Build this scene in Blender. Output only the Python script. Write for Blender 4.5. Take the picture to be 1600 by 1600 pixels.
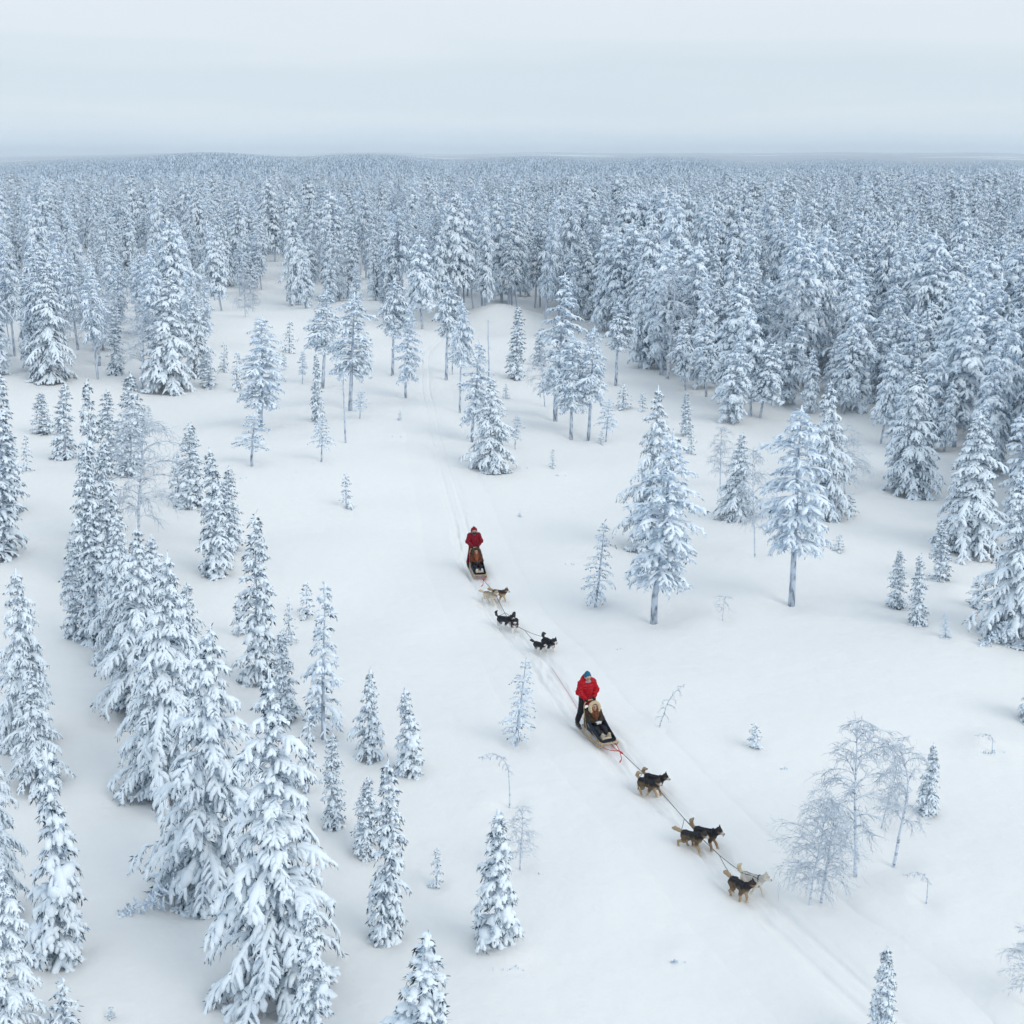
import bpy, math, random
import numpy as np

for o in list(bpy.data.objects):
    bpy.data.objects.remove(o)
SC = bpy.context.scene
COL = SC.collection

# ------------------------------------------------------------------ camera
FPX = 1867.0                      # focal length in photo pixels (1600 px wide frame)
PITCH = math.atan(560 / FPX)
HCAM = 17.0
cam = bpy.data.cameras.new('camera')
cam.sensor_width = 36.0
cam.lens = 36.0 * FPX / 1600.0
cam.clip_start = 0.5
cam.clip_end = 80000
camo = bpy.data.objects.new('camera', cam)
COL.objects.link(camo)
camo.location = (0, 0, HCAM)
camo.rotation_euler = (math.pi / 2 - PITCH, 0, 0)
SC.camera = camo

# ------------------------------------------------------------------ sky and sun
SUN_EL, SUN_AZ = math.radians(36), math.radians(128)      # azimuth clockwise from +Y
w = bpy.data.worlds.new('World')
SC.world = w
w.use_nodes = True
nt = w.node_tree
nt.nodes.clear()
wo = nt.nodes.new('ShaderNodeOutputWorld')
bg = nt.nodes.new('ShaderNodeBackground')
bg.inputs['Strength'].default_value = 0.1
sky = nt.nodes.new('ShaderNodeTexSky')
sky.sky_type = 'NISHITA'
sky.sun_disc = False
sky.sun_elevation = SUN_EL
sky.sun_rotation = SUN_AZ
tc = nt.nodes.new('ShaderNodeTexCoord')
sep = nt.nodes.new('ShaderNodeSeparateXYZ')
nt.links.new(tc.outputs['Generated'], sep.inputs[0])
# low stratus: bands stretched along the horizon
mp = nt.nodes.new('ShaderNodeMapping')
mp.inputs['Scale'].default_value = (1.3, 1.3, 17.0)
nt.links.new(tc.outputs['Generated'], mp.inputs[0])
nz = nt.nodes.new('ShaderNodeTexNoise')
nz.inputs['Scale'].default_value = 2.3
nz.inputs['Detail'].default_value = 3
nz.inputs['Roughness'].default_value = 0.5
nt.links.new(mp.outputs[0], nz.inputs['Vector'])
nadd = nt.nodes.new('ShaderNodeMath'); nadd.operation = 'MULTIPLY_ADD'
nadd.inputs[1].default_value = 0.07
nt.links.new(nz.outputs[0], nadd.inputs[0])
nt.links.new(sep.outputs[2], nadd.inputs[2])
ramp = nt.nodes.new('ShaderNodeValToRGB')
nt.links.new(nadd.outputs[0], ramp.inputs[0])
cr = ramp.color_ramp
def lin(c):
    c = c / 255.0
    return c / 12.92 if c <= 0.04045 else ((c + 0.055) / 1.055) ** 2.4
def srgb(r, g, b):
    return (lin(r), lin(g), lin(b), 1)
stops = [(0.0, (206, 220, 231)), (0.034, (207, 221, 231)), (0.057, (217, 227, 234)), (0.075, (209, 221, 230)),
         (0.092, (206, 219, 228)), (0.12, (217, 226, 233)), (0.19, (223, 229, 236)), (0.45, (215, 229, 241)), (1.0, (216, 232, 246))]
while len(cr.elements) < len(stops):
    cr.elements.new(0.5)
for el, (p, c) in zip(cr.elements, stops):
    el.position = p
    el.color = srgb(*c)
mul = nt.nodes.new('ShaderNodeMix'); mul.data_type = 'RGBA'; mul.blend_type = 'MULTIPLY'
mul.inputs[0].default_value = 1
nt.links.new(ramp.outputs[0], mul.inputs[6])
mul.inputs[7].default_value = (10, 10, 10, 1)
mix = nt.nodes.new('ShaderNodeMix'); mix.data_type = 'RGBA'
mix.inputs[0].default_value = 0.96
nt.links.new(sky.outputs[0], mix.inputs[6])
nt.links.new(mul.outputs[2], mix.inputs[7])
nt.links.new(mix.outputs[2], bg.inputs['Color'])
nt.links.new(bg.outputs[0], wo.inputs['Surface'])

sun = bpy.data.lights.new('sun', 'SUN')
sun.energy = 1.0
sun.angle = math.radians(35)
sun.color = (1.0, 0.93, 0.84)
suno = bpy.data.objects.new('sun', sun)
COL.objects.link(suno)
suno.location = (60, -40, 80)
suno.rotation_euler = (math.pi / 2 - SUN_EL, 0, -SUN_AZ + math.pi)

SC.view_settings.view_transform = 'Standard'
SC.view_settings.look = 'None'
SC.view_settings.exposure = 0.16
SC.view_settings.gamma = 1.0
SC.view_settings.use_curve_mapping = False
SC.cycles.use_denoising = True
SC.cycles.use_adaptive_sampling = True
SC.cycles.adaptive_threshold = 0.03
SC.cycles.time_limit = 1100
SC.cycles.use_light_tree = False
SC.cycles.max_bounces = 5
SC.cycles.diffuse_bounces = 4
SC.cycles.volume_bounces = 1

# ------------------------------------------------------------------ materials
def mat(name, rough=0.8, spec=0.2):
    m = bpy.data.materials.new(name)
    m.use_nodes = True
    b = m.node_tree.nodes['Principled BSDF']
    b.inputs['Roughness'].default_value = rough
    b.inputs['Specular IOR Level'].default_value = spec
    return m, m.node_tree, b

def two_tone(name, c1, c2, scale, lo=0.35, hi=0.65, rough=0.85, spec=0.15, bump=0.0, bscale=30, rnd=0.0, detail=1.5, stretch=None):
    m, t, b = mat(name, rough, spec)
    co = t.nodes.new('ShaderNodeTexCoord')
    src = co.outputs['Object']
    if stretch:
        mpn = t.nodes.new('ShaderNodeMapping')
        mpn.inputs['Scale'].default_value = stretch
        t.links.new(src, mpn.inputs[0]); src = mpn.outputs[0]
    n = t.nodes.new('ShaderNodeTexNoise')
    n.inputs['Scale'].default_value = scale
    n.inputs['Detail'].default_value = detail
    t.links.new(src, n.inputs['Vector'])
    mr = t.nodes.new('ShaderNodeMapRange')
    mr.inputs[1].default_value = lo; mr.inputs[2].default_value = hi
    out = n.outputs[0]
    if rnd:
        oi = t.nodes.new('ShaderNodeObjectInfo')
        ma = t.nodes.new('ShaderNodeMath'); ma.operation = 'MULTIPLY_ADD'
        ma.inputs[1].default_value = rnd
        t.links.new(oi.outputs['Random'], ma.inputs[0])
        t.links.new(out, ma.inputs[2]); out = ma.outputs[0]
    t.links.new(out, mr.inputs[0])
    mx = t.nodes.new('ShaderNodeMix'); mx.data_type = 'RGBA'
    mx.inputs[6].default_value = (*c1, 1); mx.inputs[7].default_value = (*c2, 1)
    t.links.new(mr.outputs[0], mx.inputs[0])
    t.links.new(mx.outputs[2], b.inputs['Base Color'])
    if bump:
        n2 = t.nodes.new('ShaderNodeTexNoise')
        n2.inputs['Scale'].default_value = bscale
        n2.inputs['Detail'].default_value = 1
        t.links.new(src, n2.inputs['Vector'])
        bp = t.nodes.new('ShaderNodeBump')
        bp.inputs['Strength'].default_value = bump
        bp.inputs['Distance'].default_value = 0.03
        t.links.new(n2.outputs[0], bp.inputs['Height'])
        t.links.new(bp.outputs[0], b.inputs['Normal'])
    return m

M = {}
M['tree_snow'] = two_tone('tree_snow', (0.82, 0.905, 0.98), (0.87, 0.935, 0.985), 5, bump=0.35, bscale=14)
M['needles'] = two_tone('frosted_needles', (0.024, 0.066, 0.115), (0.58, 0.72, 0.87), 3.2, 0.36, 0.62, rnd=0.14)
M['needles_near'] = two_tone('spruce_needles', (0.020, 0.046, 0.068), (0.48, 0.61, 0.75), 5.0, 0.40, 0.68)
M['bark'] = two_tone('frosted_bark', (0.14, 0.17, 0.22), (0.56, 0.64, 0.74), 7, 0.28, 0.52, bump=0.5, bscale=25, stretch=(1, 1, 0.3))
M['frost_twigs'] = two_tone('frosted_twigs', (0.36, 0.44, 0.55), (0.80, 0.87, 0.93), 6, 0.32, 0.62)
M['birch_bark'] = two_tone('birch_bark', (0.22, 0.25, 0.31), (0.66, 0.73, 0.82), 6, 0.32, 0.48, stretch=(1, 1, 2.5))
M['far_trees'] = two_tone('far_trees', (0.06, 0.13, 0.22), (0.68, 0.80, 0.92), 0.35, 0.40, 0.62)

def solid(name, c, rough=0.7, spec=0.3, bump=0.0, bscale=40, var=0.12):
    d = tuple(max(0, x * (1 - var)) for x in c); e = tuple(min(1, x * (1 + var)) for x in c)
    return two_tone(name, d, e, 9, 0.3, 0.7, rough, spec, bump, bscale)

# snow ground
def snow_material():
    m, t, b = mat('ground_snow', 0.75, 0.25)
    co = t.nodes.new('ShaderNodeTexCoord')
    n1 = t.nodes.new('ShaderNodeTexNoise'); n1.inputs['Scale'].default_value = 0.22; n1.inputs['Detail'].default_value = 2
    n3 = t.nodes.new('ShaderNodeTexNoise'); n3.inputs['Scale'].default_value = 1.5; n3.inputs['Detail'].default_value = 3
    for n in (n1, n3):
        t.links.new(co.outputs['Object'], n.inputs['Vector'])
    mx = t.nodes.new('ShaderNodeMix'); mx.data_type = 'RGBA'
    mx.inputs[6].default_value = (0.81, 0.803, 0.79, 1); mx.inputs[7].default_value = (0.85, 0.842, 0.828, 1)
    t.links.new(n1.outputs[0], mx.inputs[0])
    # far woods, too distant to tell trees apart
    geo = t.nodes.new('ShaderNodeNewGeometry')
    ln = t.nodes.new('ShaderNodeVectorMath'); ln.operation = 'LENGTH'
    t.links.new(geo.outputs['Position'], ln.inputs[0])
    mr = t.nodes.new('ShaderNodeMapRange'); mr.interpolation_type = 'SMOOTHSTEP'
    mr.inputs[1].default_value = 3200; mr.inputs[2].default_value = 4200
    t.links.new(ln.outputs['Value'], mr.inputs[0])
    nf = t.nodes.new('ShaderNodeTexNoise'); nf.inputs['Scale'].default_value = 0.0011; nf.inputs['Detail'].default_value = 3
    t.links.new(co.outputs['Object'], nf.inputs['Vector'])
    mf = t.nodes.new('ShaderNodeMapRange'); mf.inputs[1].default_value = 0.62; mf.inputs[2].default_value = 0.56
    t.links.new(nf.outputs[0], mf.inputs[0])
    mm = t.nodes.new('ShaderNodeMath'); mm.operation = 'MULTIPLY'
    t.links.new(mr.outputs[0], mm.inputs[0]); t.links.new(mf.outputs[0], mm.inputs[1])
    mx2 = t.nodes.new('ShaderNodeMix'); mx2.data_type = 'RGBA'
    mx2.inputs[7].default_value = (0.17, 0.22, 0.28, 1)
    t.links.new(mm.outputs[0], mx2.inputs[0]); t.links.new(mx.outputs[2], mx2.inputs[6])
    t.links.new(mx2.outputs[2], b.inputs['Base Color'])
    bp2 = t.nodes.new('ShaderNodeBump'); bp2.inputs['Strength'].default_value = 0.42; bp2.inputs['Distance'].default_value = 0.14
    t.links.new(n3.outputs[0], bp2.inputs['Height'])
    t.links.new(bp2.outputs[0], b.inputs['Normal'])
    return m
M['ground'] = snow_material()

# ------------------------------------------------------------------ terrain
_r = np.random.default_rng(5)
_W = [(46, .42), (29, .26), (17, .18), (9.5, .10), (5.2, .03)]
_waves = [(_r.uniform(0, 6.28), _r.uniform(0, 6.28), wl * _r.uniform(.85, 1.15), a) for wl, a in _W for _ in range(3)]
def sm(x, a, b):
    t = np.clip((x - a) / (b - a), 0, 1)
    return t * t * (3 - 2 * t)
def terrain(x, y):
    x = np.asarray(x, float); y = np.asarray(y, float)
    z = np.zeros(np.broadcast(x, y).shape)
    for th, ph, wl, a in _waves:
        z = z + a * 0.45 * np.sin((x * math.cos(th) + y * math.sin(th)) * 2 * math.pi / wl + ph)
    d = np.hypot(x, y)
    z = z * (1 - sm(d, 300, 600))
    # snow mound at the head of the clearing
    z = z + 2.0 * np.exp(-(((x + 1.5) / 4.5) ** 2 + ((y - 128) / 5) ** 2))
    # wooded rise on the right
    z = z + 1.5 * sm(x - 0.30 * y, 4, 40) * sm(y, 55, 110) * (1 - sm(d, 250, 420))
    z = z - 34 * sm(d, 330, 950)
    az = np.arctan2(x, np.maximum(y, 1e-3))
    azd = np.degrees(az)
    front = sm(y, 0, 400)
    # left hill about 2 km out
    h1 = 27 * np.exp(-((azd + 15.5) / 4.2) ** 2) + 25 * np.exp(-((azd + 8) / 5.5) ** 2) + 13 + 5 * np.sin(azd * 0.9 + 1)
    z = z + front * h1 * sm(d, 1100, 2200) * 0.86
    h2 = 18 * np.exp(-((azd - 4) / 7.0) ** 2) + 9 * np.exp(-((azd - 17) / 5.0) ** 2)
    z = z + front * h2 * sm(d, 1000, 1900)
    # far uplands
    h3 = 16 + 26 * np.exp(-((azd - 17) / 8) ** 2) + 12 * np.exp(-((azd - 2) / 9) ** 2) - 8 * np.exp(-((azd + 23) / 4) ** 2) + 4 * np.sin(azd * 0.7)
    z = z + front * h3 * sm(d, 4200, 11000)
    return z

def ray(px, py):
    u = (px - 800) / FPX; v = (800 - py) / FPX
    return np.array([u, math.cos(PITCH) + v * math.sin(PITCH), -math.sin(PITCH) + v * math.cos(PITCH)])
def ground_at(px, py):
    d = ray(px, py); z = 0.0
    for _ in range(12):
        t = (HCAM - z) / -d[2]
        z = 0.5 * z + 0.5 * float(terrain(d[0] * t, d[1] * t))
    t = (HCAM - z) / -d[2]
    return d[0] * t, d[1] * t, float(terrain(d[0] * t, d[1] * t))
def height_for(x, y, z, py):
    v = (800 - py) / FPX
    a, b = math.cos(PITCH), math.sin(PITCH)
    # ((Z-H)*a + y*b) / (y*a - (Z-H)*b) = v
    Z = (v * y * a - y * b) / (a + v * b)
    return Z + HCAM - z
def to_px(p):
    x, y, z = p
    a, b = math.cos(PITCH), math.sin(PITCH)
    dz = z - HCAM
    dep = y * a - dz * b
    return 800 + FPX * x / dep, 800 - FPX * (dz * a + y * b) / dep, dep

def new_mesh(name, V, F, mats, smooth=True, midx=None):
    me = bpy.data.meshes.new(name)
    V = np.asarray(V, np.float32)
    me.vertices.add(len(V)); me.vertices.foreach_set('co', V.ravel())
    if isinstance(F, np.ndarray):
        F = [F]
    loops = np.concatenate([f.ravel() for f in F]).astype(np.int32)
    cnt = np.concatenate([np.full(len(f), f.shape[1]) for f in F])
    st = np.concatenate([[0], np.cumsum(cnt)[:-1]]).astype(np.int32)
    me.loops.add(len(loops)); me.loops.foreach_set('vertex_index', loops)
    me.polygons.add(len(cnt)); me.polygons.foreach_set('loop_start', st)
    if smooth:
        me.polygons.foreach_set('use_smooth', np.ones(len(cnt), bool))
    for m in mats:
        me.materials.append(m)
    if midx is not None:
        me.polygons.foreach_set('material_index', np.asarray(midx, np.int32))
    me.update(calc_edges=True)
    return me
def link(name, me, parent=None):
    o = bpy.data.objects.new(name, me)
    COL.objects.link(o)
    o.parent = parent
    return o
def tag(o, label=None, cat=None, group=None, kind=None):
    if label: o['label'] = label
    if cat: o['category'] = cat
    if group: o['group'] = group
    if kind: o['kind'] = kind
    return o

class Acc:
    def __init__(s):
        s.V = []; s.Q = []; s.T = []; s.n = 0
    def add(s, V, Q=None, T=None):
        V = np.asarray(V, float).reshape(-1, 3)
        if Q is not None and len(Q): s.Q.append(np.asarray(Q) + s.n)
        if T is not None and len(T): s.T.append(np.asarray(T) + s.n)
        s.V.append(V); s.n += len(V)
    def data(s):
        V = np.concatenate(s.V)
        F = []
        if s.Q: F.append(np.concatenate(s.Q))
        if s.T: F.append(np.concatenate(s.T))
        return V, F
    def mesh(s, name, mats, smooth=True):
        V, F = s.data()
        return new_mesh(name, V, F, mats, smooth)

# sled trail: packed trough with two runner grooves
PATH = np.array([(12.2, 12.5), (9.3, 17), (7.3, 20.9), (5.75, 24.4), (4.75, 27.0), (3.75, 29.7), (2.87, 32.3), (2.40, 33.2), (1.9, 34.2), (1.3, 36.6), (0.8, 39.3),
                 (0.0, 41.9), (-.75, 44.3), (-1.38, 47.3), (-1.78, 49.5), (-2.05, 52), (-2.6, 56.7), (-4.07, 67), (-5.7, 81), (-6.9, 94), (-7.6, 108), (-6.5, 122)])
def catmull(P, step):
    out = []
    P = np.vstack([2 * P[0] - P[1], P, 2 * P[-1] - P[-2]])
    for i in range(1, len(P) - 2):
        n = max(2, int(np.linalg.norm(P[i + 1] - P[i]) / step))
        t = np.linspace(0, 1, n, endpoint=False)[:, None]
        a, b, c, d = P[i - 1], P[i], P[i + 1], P[i + 2]
        out.append(0.5 * (2 * b + (c - a) * t + (2 * a - 5 * b + 4 * c - d) * t ** 2 + (3 * b - a - 3 * c + d) * t ** 3))
    return np.vstack(out + [P[-2][None]])
CP = catmull(PATH, 0.16)
TG = np.gradient(CP, axis=0); TG /= np.linalg.norm(TG, axis=1)[:, None]
NRM = np.stack([-TG[:, 1], TG[:, 0]], -1)
ws = np.concatenate([np.linspace(-2.6, -.62, 15), np.linspace(-.56, .56, 29), np.linspace(.62, 2.6, 15)])
rg = np.random.default_rng(3)
def smooth_noise(n, m, kx, ky):
    a = rg.normal(size=(n, m))
    for k, ax in ((kx, 0), (ky, 1)):
        ker = np.hanning(k + 2)[1:-1]; ker /= ker.sum()
        a = np.apply_along_axis(lambda r: np.convolve(r, ker, 'same'), ax, a)
    return a / a.std()
prof = -0.06 * np.exp(-(np.abs(ws) / .50) ** 4) - .075 * (np.exp(-((ws - .26) / .07) ** 2) + np.exp(-((ws + .26) / .07) ** 2)) \
       + .030 * np.exp(-((np.abs(ws) - .72) / .14) ** 2)
fade = 1 - sm(np.abs(ws), .8, 2.6)
n, m = len(CP), len(ws)
nzz = smooth_noise(n, m, 5, 3) * .005 + smooth_noise(n, m, 15, 5) * .005 + smooth_noise(n, m, 41, 9) * .007
dist = np.hypot(CP[:, 0], CP[:, 1])
amp = (0.55 + .35 * sm(dist, 23.5, 26) - .35 * sm(dist, 52, 60))[:, None]
TX = CP[:, 0:1] + NRM[:, 0:1] * ws; TY = CP[:, 1:2] + NRM[:, 1:2] * ws
churn = (smooth_noise(n, m, 3, 3) * .014 + smooth_noise(n, m, 7, 5) * .014) * np.exp(-(ws / .55) ** 4) * sm(dist, 23.5, 25)[:, None] * (1 - sm(dist, 54, 60))[:, None]
TZ = terrain(TX, TY) + .042 * fade + (amp * prof + nzz * (0.4 + .6 * amp) + churn) * fade ** 2 - .03 * (1 - fade)
def trail_z(x, y):
    return float(terrain(x, y)) + .03
ii = np.arange(n * m).reshape(n, m)
Q = np.stack([ii[:-1, :-1], ii[1:, :-1], ii[1:, 1:], ii[:-1, 1:]], -1).reshape(-1, 4)
if True:
    Q = Q[:, ::-1] if np.cross(TG[0], NRM[0]) > 0 else Q
me = new_mesh('sled_trail', np.stack([TX, TY, TZ], -1).reshape(-1, 3), Q, [M['ground']])
tag(link('sled_trail', me), 'sled trail of two runner grooves winding through the clearing', None, None, 'structure')

# ------------------------------------------------------------------ sweeps
def sweep(acc, P, r, sides, rng=None, wide=1.0, high=1.0, under=1.0, lift=0.0, jit=0.0):
    """P (n,k,3) polylines, r (n,k) radii -> swept, capped surfaces."""
    P = np.asarray(P, float); r = np.asarray(r, float)
    n, k, _ = P.shape
    t = np.gradient(P, axis=1)
    t /= np.linalg.norm(t, axis=2, keepdims=True) + 1e-9
    up = np.zeros_like(P); up[..., 2] = 1
    out = P[:, -1:, :] * np.array([1, 1, 0]); out = out / (np.linalg.norm(out, axis=2, keepdims=True) + 1e-9)
    up = up + 0.5 * out
    s = np.cross(t, up)
    ln = np.linalg.norm(s, axis=2, keepdims=True)
    s = np.where(ln < 1e-3, np.array([1.0, 0, 0]), s / (ln + 1e-9))
    u = np.cross(s, t)
    th = np.arange(sides) / sides * 2 * math.pi
    c = np.cos(th) * wide; sn = np.sin(th)
    sn = np.where(sn > 0, sn * high, sn * under) + lift
    rr = r[:, :, None] * np.ones(sides)
    if jit and rng is not None:
        rr = rr * (1 + jit * rng.normal(size=rr.shape))
    V = P[:, :, None, :] + rr[..., None] * (c[:, None] * s[:, :, None, :] + sn[:, None] * u[:, :, None, :])
    base = (np.arange(n) * k * sides)[:, None, None]
    ri = np.arange(k - 1)[:, None] * sides
    j = np.arange(sides); j2 = (j + 1) % sides
    a = base + ri + j; b = base + ri + j2
    Qd = np.stack([a, b, b + sides, a + sides], -1).reshape(-1, 4)
    T = []
    b0 = np.arange(n) * k * sides
    for e, flip in ((0, True), (k - 1, False)):
        o0 = b0 + e * sides
        for q in range(1, sides - 1):
            tri = np.stack([o0, o0 + q, o0 + q + 1], -1)
            T.append(tri[:, ::-1] if flip else tri)
    acc.add(V, Qd, np.concatenate(T))

def tubes(acc, P, r, sides=4):
    sweep(acc, P, r, sides)

def norm(v):
    return v / (np.linalg.norm(v, axis=-1, keepdims=True) + 1e-9)

PROF = {
    'cone': lambda f: (1 - f) ** 0.72 * (0.86 + .14 * min(1, f * 8)) + 0.05,
    'column': lambda f: (1 - f) ** 0.6 * (0.75 + .25 * min(1, f * 5)) + 0.05,
    'round': lambda f: max(0.12, math.sin(math.pi * (0.16 + 0.80 * f)) ** 0.8) * (1.0 - .25 * f),
    'pine': lambda f: (1 - f) ** 0.52 * (0.62 + .38 * min(1, f * 4)) + 0.08,
}
def conifer(seed, H, R, c0, nb, ns, prof, eb, et, droop, sdroop, rs, sides=6, rings=5, needles=8, nw=.035, nl=.15, snow=.86, big=.12, gap=.0, trunk_r=None, wob=.0, lmax=9.0):
    rng = np.random.default_rng(seed)
    f_prof = PROF[prof]
    snowA, need, wood = Acc(), Acc(), Acc()
    tr = trunk_r or (0.011 * H + .02)
    # trunk
    kz = np.linspace(0, 1, 9)
    wx = np.cumsum(rng.normal(size=9)) * wob * H * .01; wy = np.cumsum(rng.normal(size=9)) * wob * H * .01
    TP = np.stack([wx - wx[0], wy - wy[0], kz * H], -1)
    TP[0, 2] = -0.3
    sweep(wood, TP[None], (tr * (1 - kz * .93))[None], 7)
    def axis(z):
        q = z / H * 8; i = min(7, max(0, int(q))); return TP[i] * (1 - (q - i)) + TP[i + 1] * (q - i)
    sP, sR, sL = [], [], []       # shoots
    bP, bR = [], []
    sector = rng.uniform(0, 6.28, 3)
    k = rings
    js = np.linspace(0, 1, k)
    for i in range(nb):
        f = ((i + rng.uniform(0, 1)) / nb) ** (1.12)
        z = H * (c0 + (0.97 - c0) * f)
        L = R * f_prof(f) * rng.uniform(.60, 1.18)
        if rng.uniform() < .08: L *= 1.3
        az = i * 2.39996 + rng.normal() * .35
        if gap and math.cos(az - sector[0]) > .75 and rng.uniform() < gap:
            continue
        L *= 1 + .12 * math.sin(az * 2 + sector[1])
        e = eb + (et - eb) * f + rng.normal() * .12
        ee = e - droop * js ** 1.2
        st = L / (k - 1)
        hz = np.cumsum(np.concatenate([[0], np.cos(ee[:-1]) * st])); vt = np.cumsum(np.concatenate([[0], np.sin(ee[:-1]) * st]))
        aa = az + rng.normal() * .12 * js
        a0 = axis(z)
        P = np.stack([a0[0] + np.cos(aa) * hz, a0[1] + np.sin(aa) * hz, z + vt], -1)
        P[:, 2] = np.maximum(P[:, 2], .04 + .02 * rng.uniform())
        bP.append(P); bR.append(.004 + .012 * L * (1 - js * .8))
        # main-axis foliage and side shoots
        sP.append(P); sL.append(L); sR.append(rs * rng.uniform(.75, 1.2) * min(1, .45 + L * .5))
        nsi = max(1, int(round(ns * min(1.0, .35 + .65 * L / R))))
        for q in range(nsi):
            s = .16 + .8 * (q + rng.uniform(0, 1)) / nsi
            x = s * (k - 1); a = min(k - 2, int(x)); p0 = P[a] * (1 - (x - a)) + P[a + 1] * (x - a)
            T = norm(P[a + 1] - P[a])
            side = norm(np.array([T[1], -T[0], 0]) + 1e-6) * (1 if q % 2 else -1)
            al = rng.uniform(.4, 1.2)
            d = T * math.cos(al) + side * math.sin(al)
            l = max(.10, min(lmax, L * (.20 + .38 * (1 - s))) * rng.uniform(.7, 1.3))
            dd = norm(d[None] + np.outer(js, [0, 0, -sdroop * rng.uniform(.6, 1.3)]))
            SP = p0 + np.cumsum(np.vstack([[0, 0, 0], dd[:-1] * l / (k - 1)]), 0)
            SP[:, 2] = np.maximum(SP[:, 2], .03)
            sP.append(SP); sL.append(l); sR.append(rs * rng.uniform(.6, 1.15) * min(1, .4 + l * .9))
    # leader
    js2 = js
    P = np.stack([axis(H * .97)[0] + 0 * js2, axis(H * .97)[1] + 0 * js2, H * (.90 + .10 * js2)], -1)
    sP.append(P); sL.append(.1 * H); sR.append(rs * .62)
    sP = np.array(sP); sL = np.array(sL); sR = np.array(sR)
    if nb:
        tubes(wood, np.array(bP), np.array(bR), 3)
    shape = np.interp(js, [0, .18, .5, .82, 1], [.45, .9, 1.0, .98, .5])
    rr = sR[:, None] * shape * (1 + .22 * rng.normal(size=(len(sP), k)))
    rr = np.clip(rr, .25 * sR[:, None] * shape, None)
    has = rng.uniform(size=len(sP)) < snow
    has[-1] = True
    SPs = sP[has].copy()
    SPs[..., 2] += rr[has] * .25
    sweep(snowA, SPs, rr[has], sides, rng, wide=1.0, high=.85, under=.35, lift=.15, jit=.13)
    # extra pillows
    nbig = int(big * len(sP))
    if nbig:
        idx = rng.choice(len(sP) - 1, nbig, replace=False)
        a = rng.uniform(.15, .5, nbig); ln = rng.uniform(.25, .5, nbig)
        tt = a[:, None] + ln[:, None] * np.linspace(0, 1, 5)
        x = tt * (k - 1); fl = np.clip(x.astype(int), 0, k - 2); fr = (x - fl)[..., None]
        BP = sP[idx[:, None], fl] * (1 - fr) + sP[idx[:, None], fl + 1] * fr
        BP[..., 2] += rs * .35
        br = rs * rng.uniform(1.1, 1.9, nbig)[:, None] * np.array([.45, .95, 1.1, .9, .4]) * np.clip(sL[idx] / .5, .35, 1.2)[:, None]
        sweep(snowA, BP, br, max(6, sides), rng, 1.05, .9, .5, .1, .10)
    # needle sprays under and beside the snow
    if needles:
        cnt = np.maximum(2, (needles * np.clip(sL / .6, .35, 1.8)).astype(int))
        idx = np.repeat(np.arange(len(sP)), cnt)
        nN = len(idx)
        x = rng.uniform(.1, 1, nN) * (k - 1); fl = np.clip(x.astype(int), 0, k - 2); fr = (x - fl)[:, None]
        p0 = sP[idx, fl] * (1 - fr) + sP[idx, fl + 1] * fr
        T = norm(sP[idx, fl + 1] - sP[idx, fl])
        sd = norm(np.cross(T, [0, 0, 1.0]) + 1e-6) * rng.choice([-1, 1], nN)[:, None]
        d = norm(T * rng.uniform(.3, 1.1, nN)[:, None] + sd * rng.uniform(.2, 1.2, nN)[:, None] + np.array([0, 0, -1]) * rng.uniform(-.15, .8, nN)[:, None])
        l = nl * rng.uniform(.6, 1.4, nN) + sR[idx] * .9
        wv = norm(np.cross(d, rng.normal(size=(nN, 3)))) * (nw * rng.uniform(.6, 1.3, nN))[:, None]
        e1 = p0 + d * l[:, None]; mid = p0 + d * (l * .55)[:, None]
        V = np.stack([p0, mid + wv, e1, mid - wv], 1)
        Qd = np.arange(nN * 4).reshape(nN, 4)
        need.add(V, Qd)
    return wood, need, snowA

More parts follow.
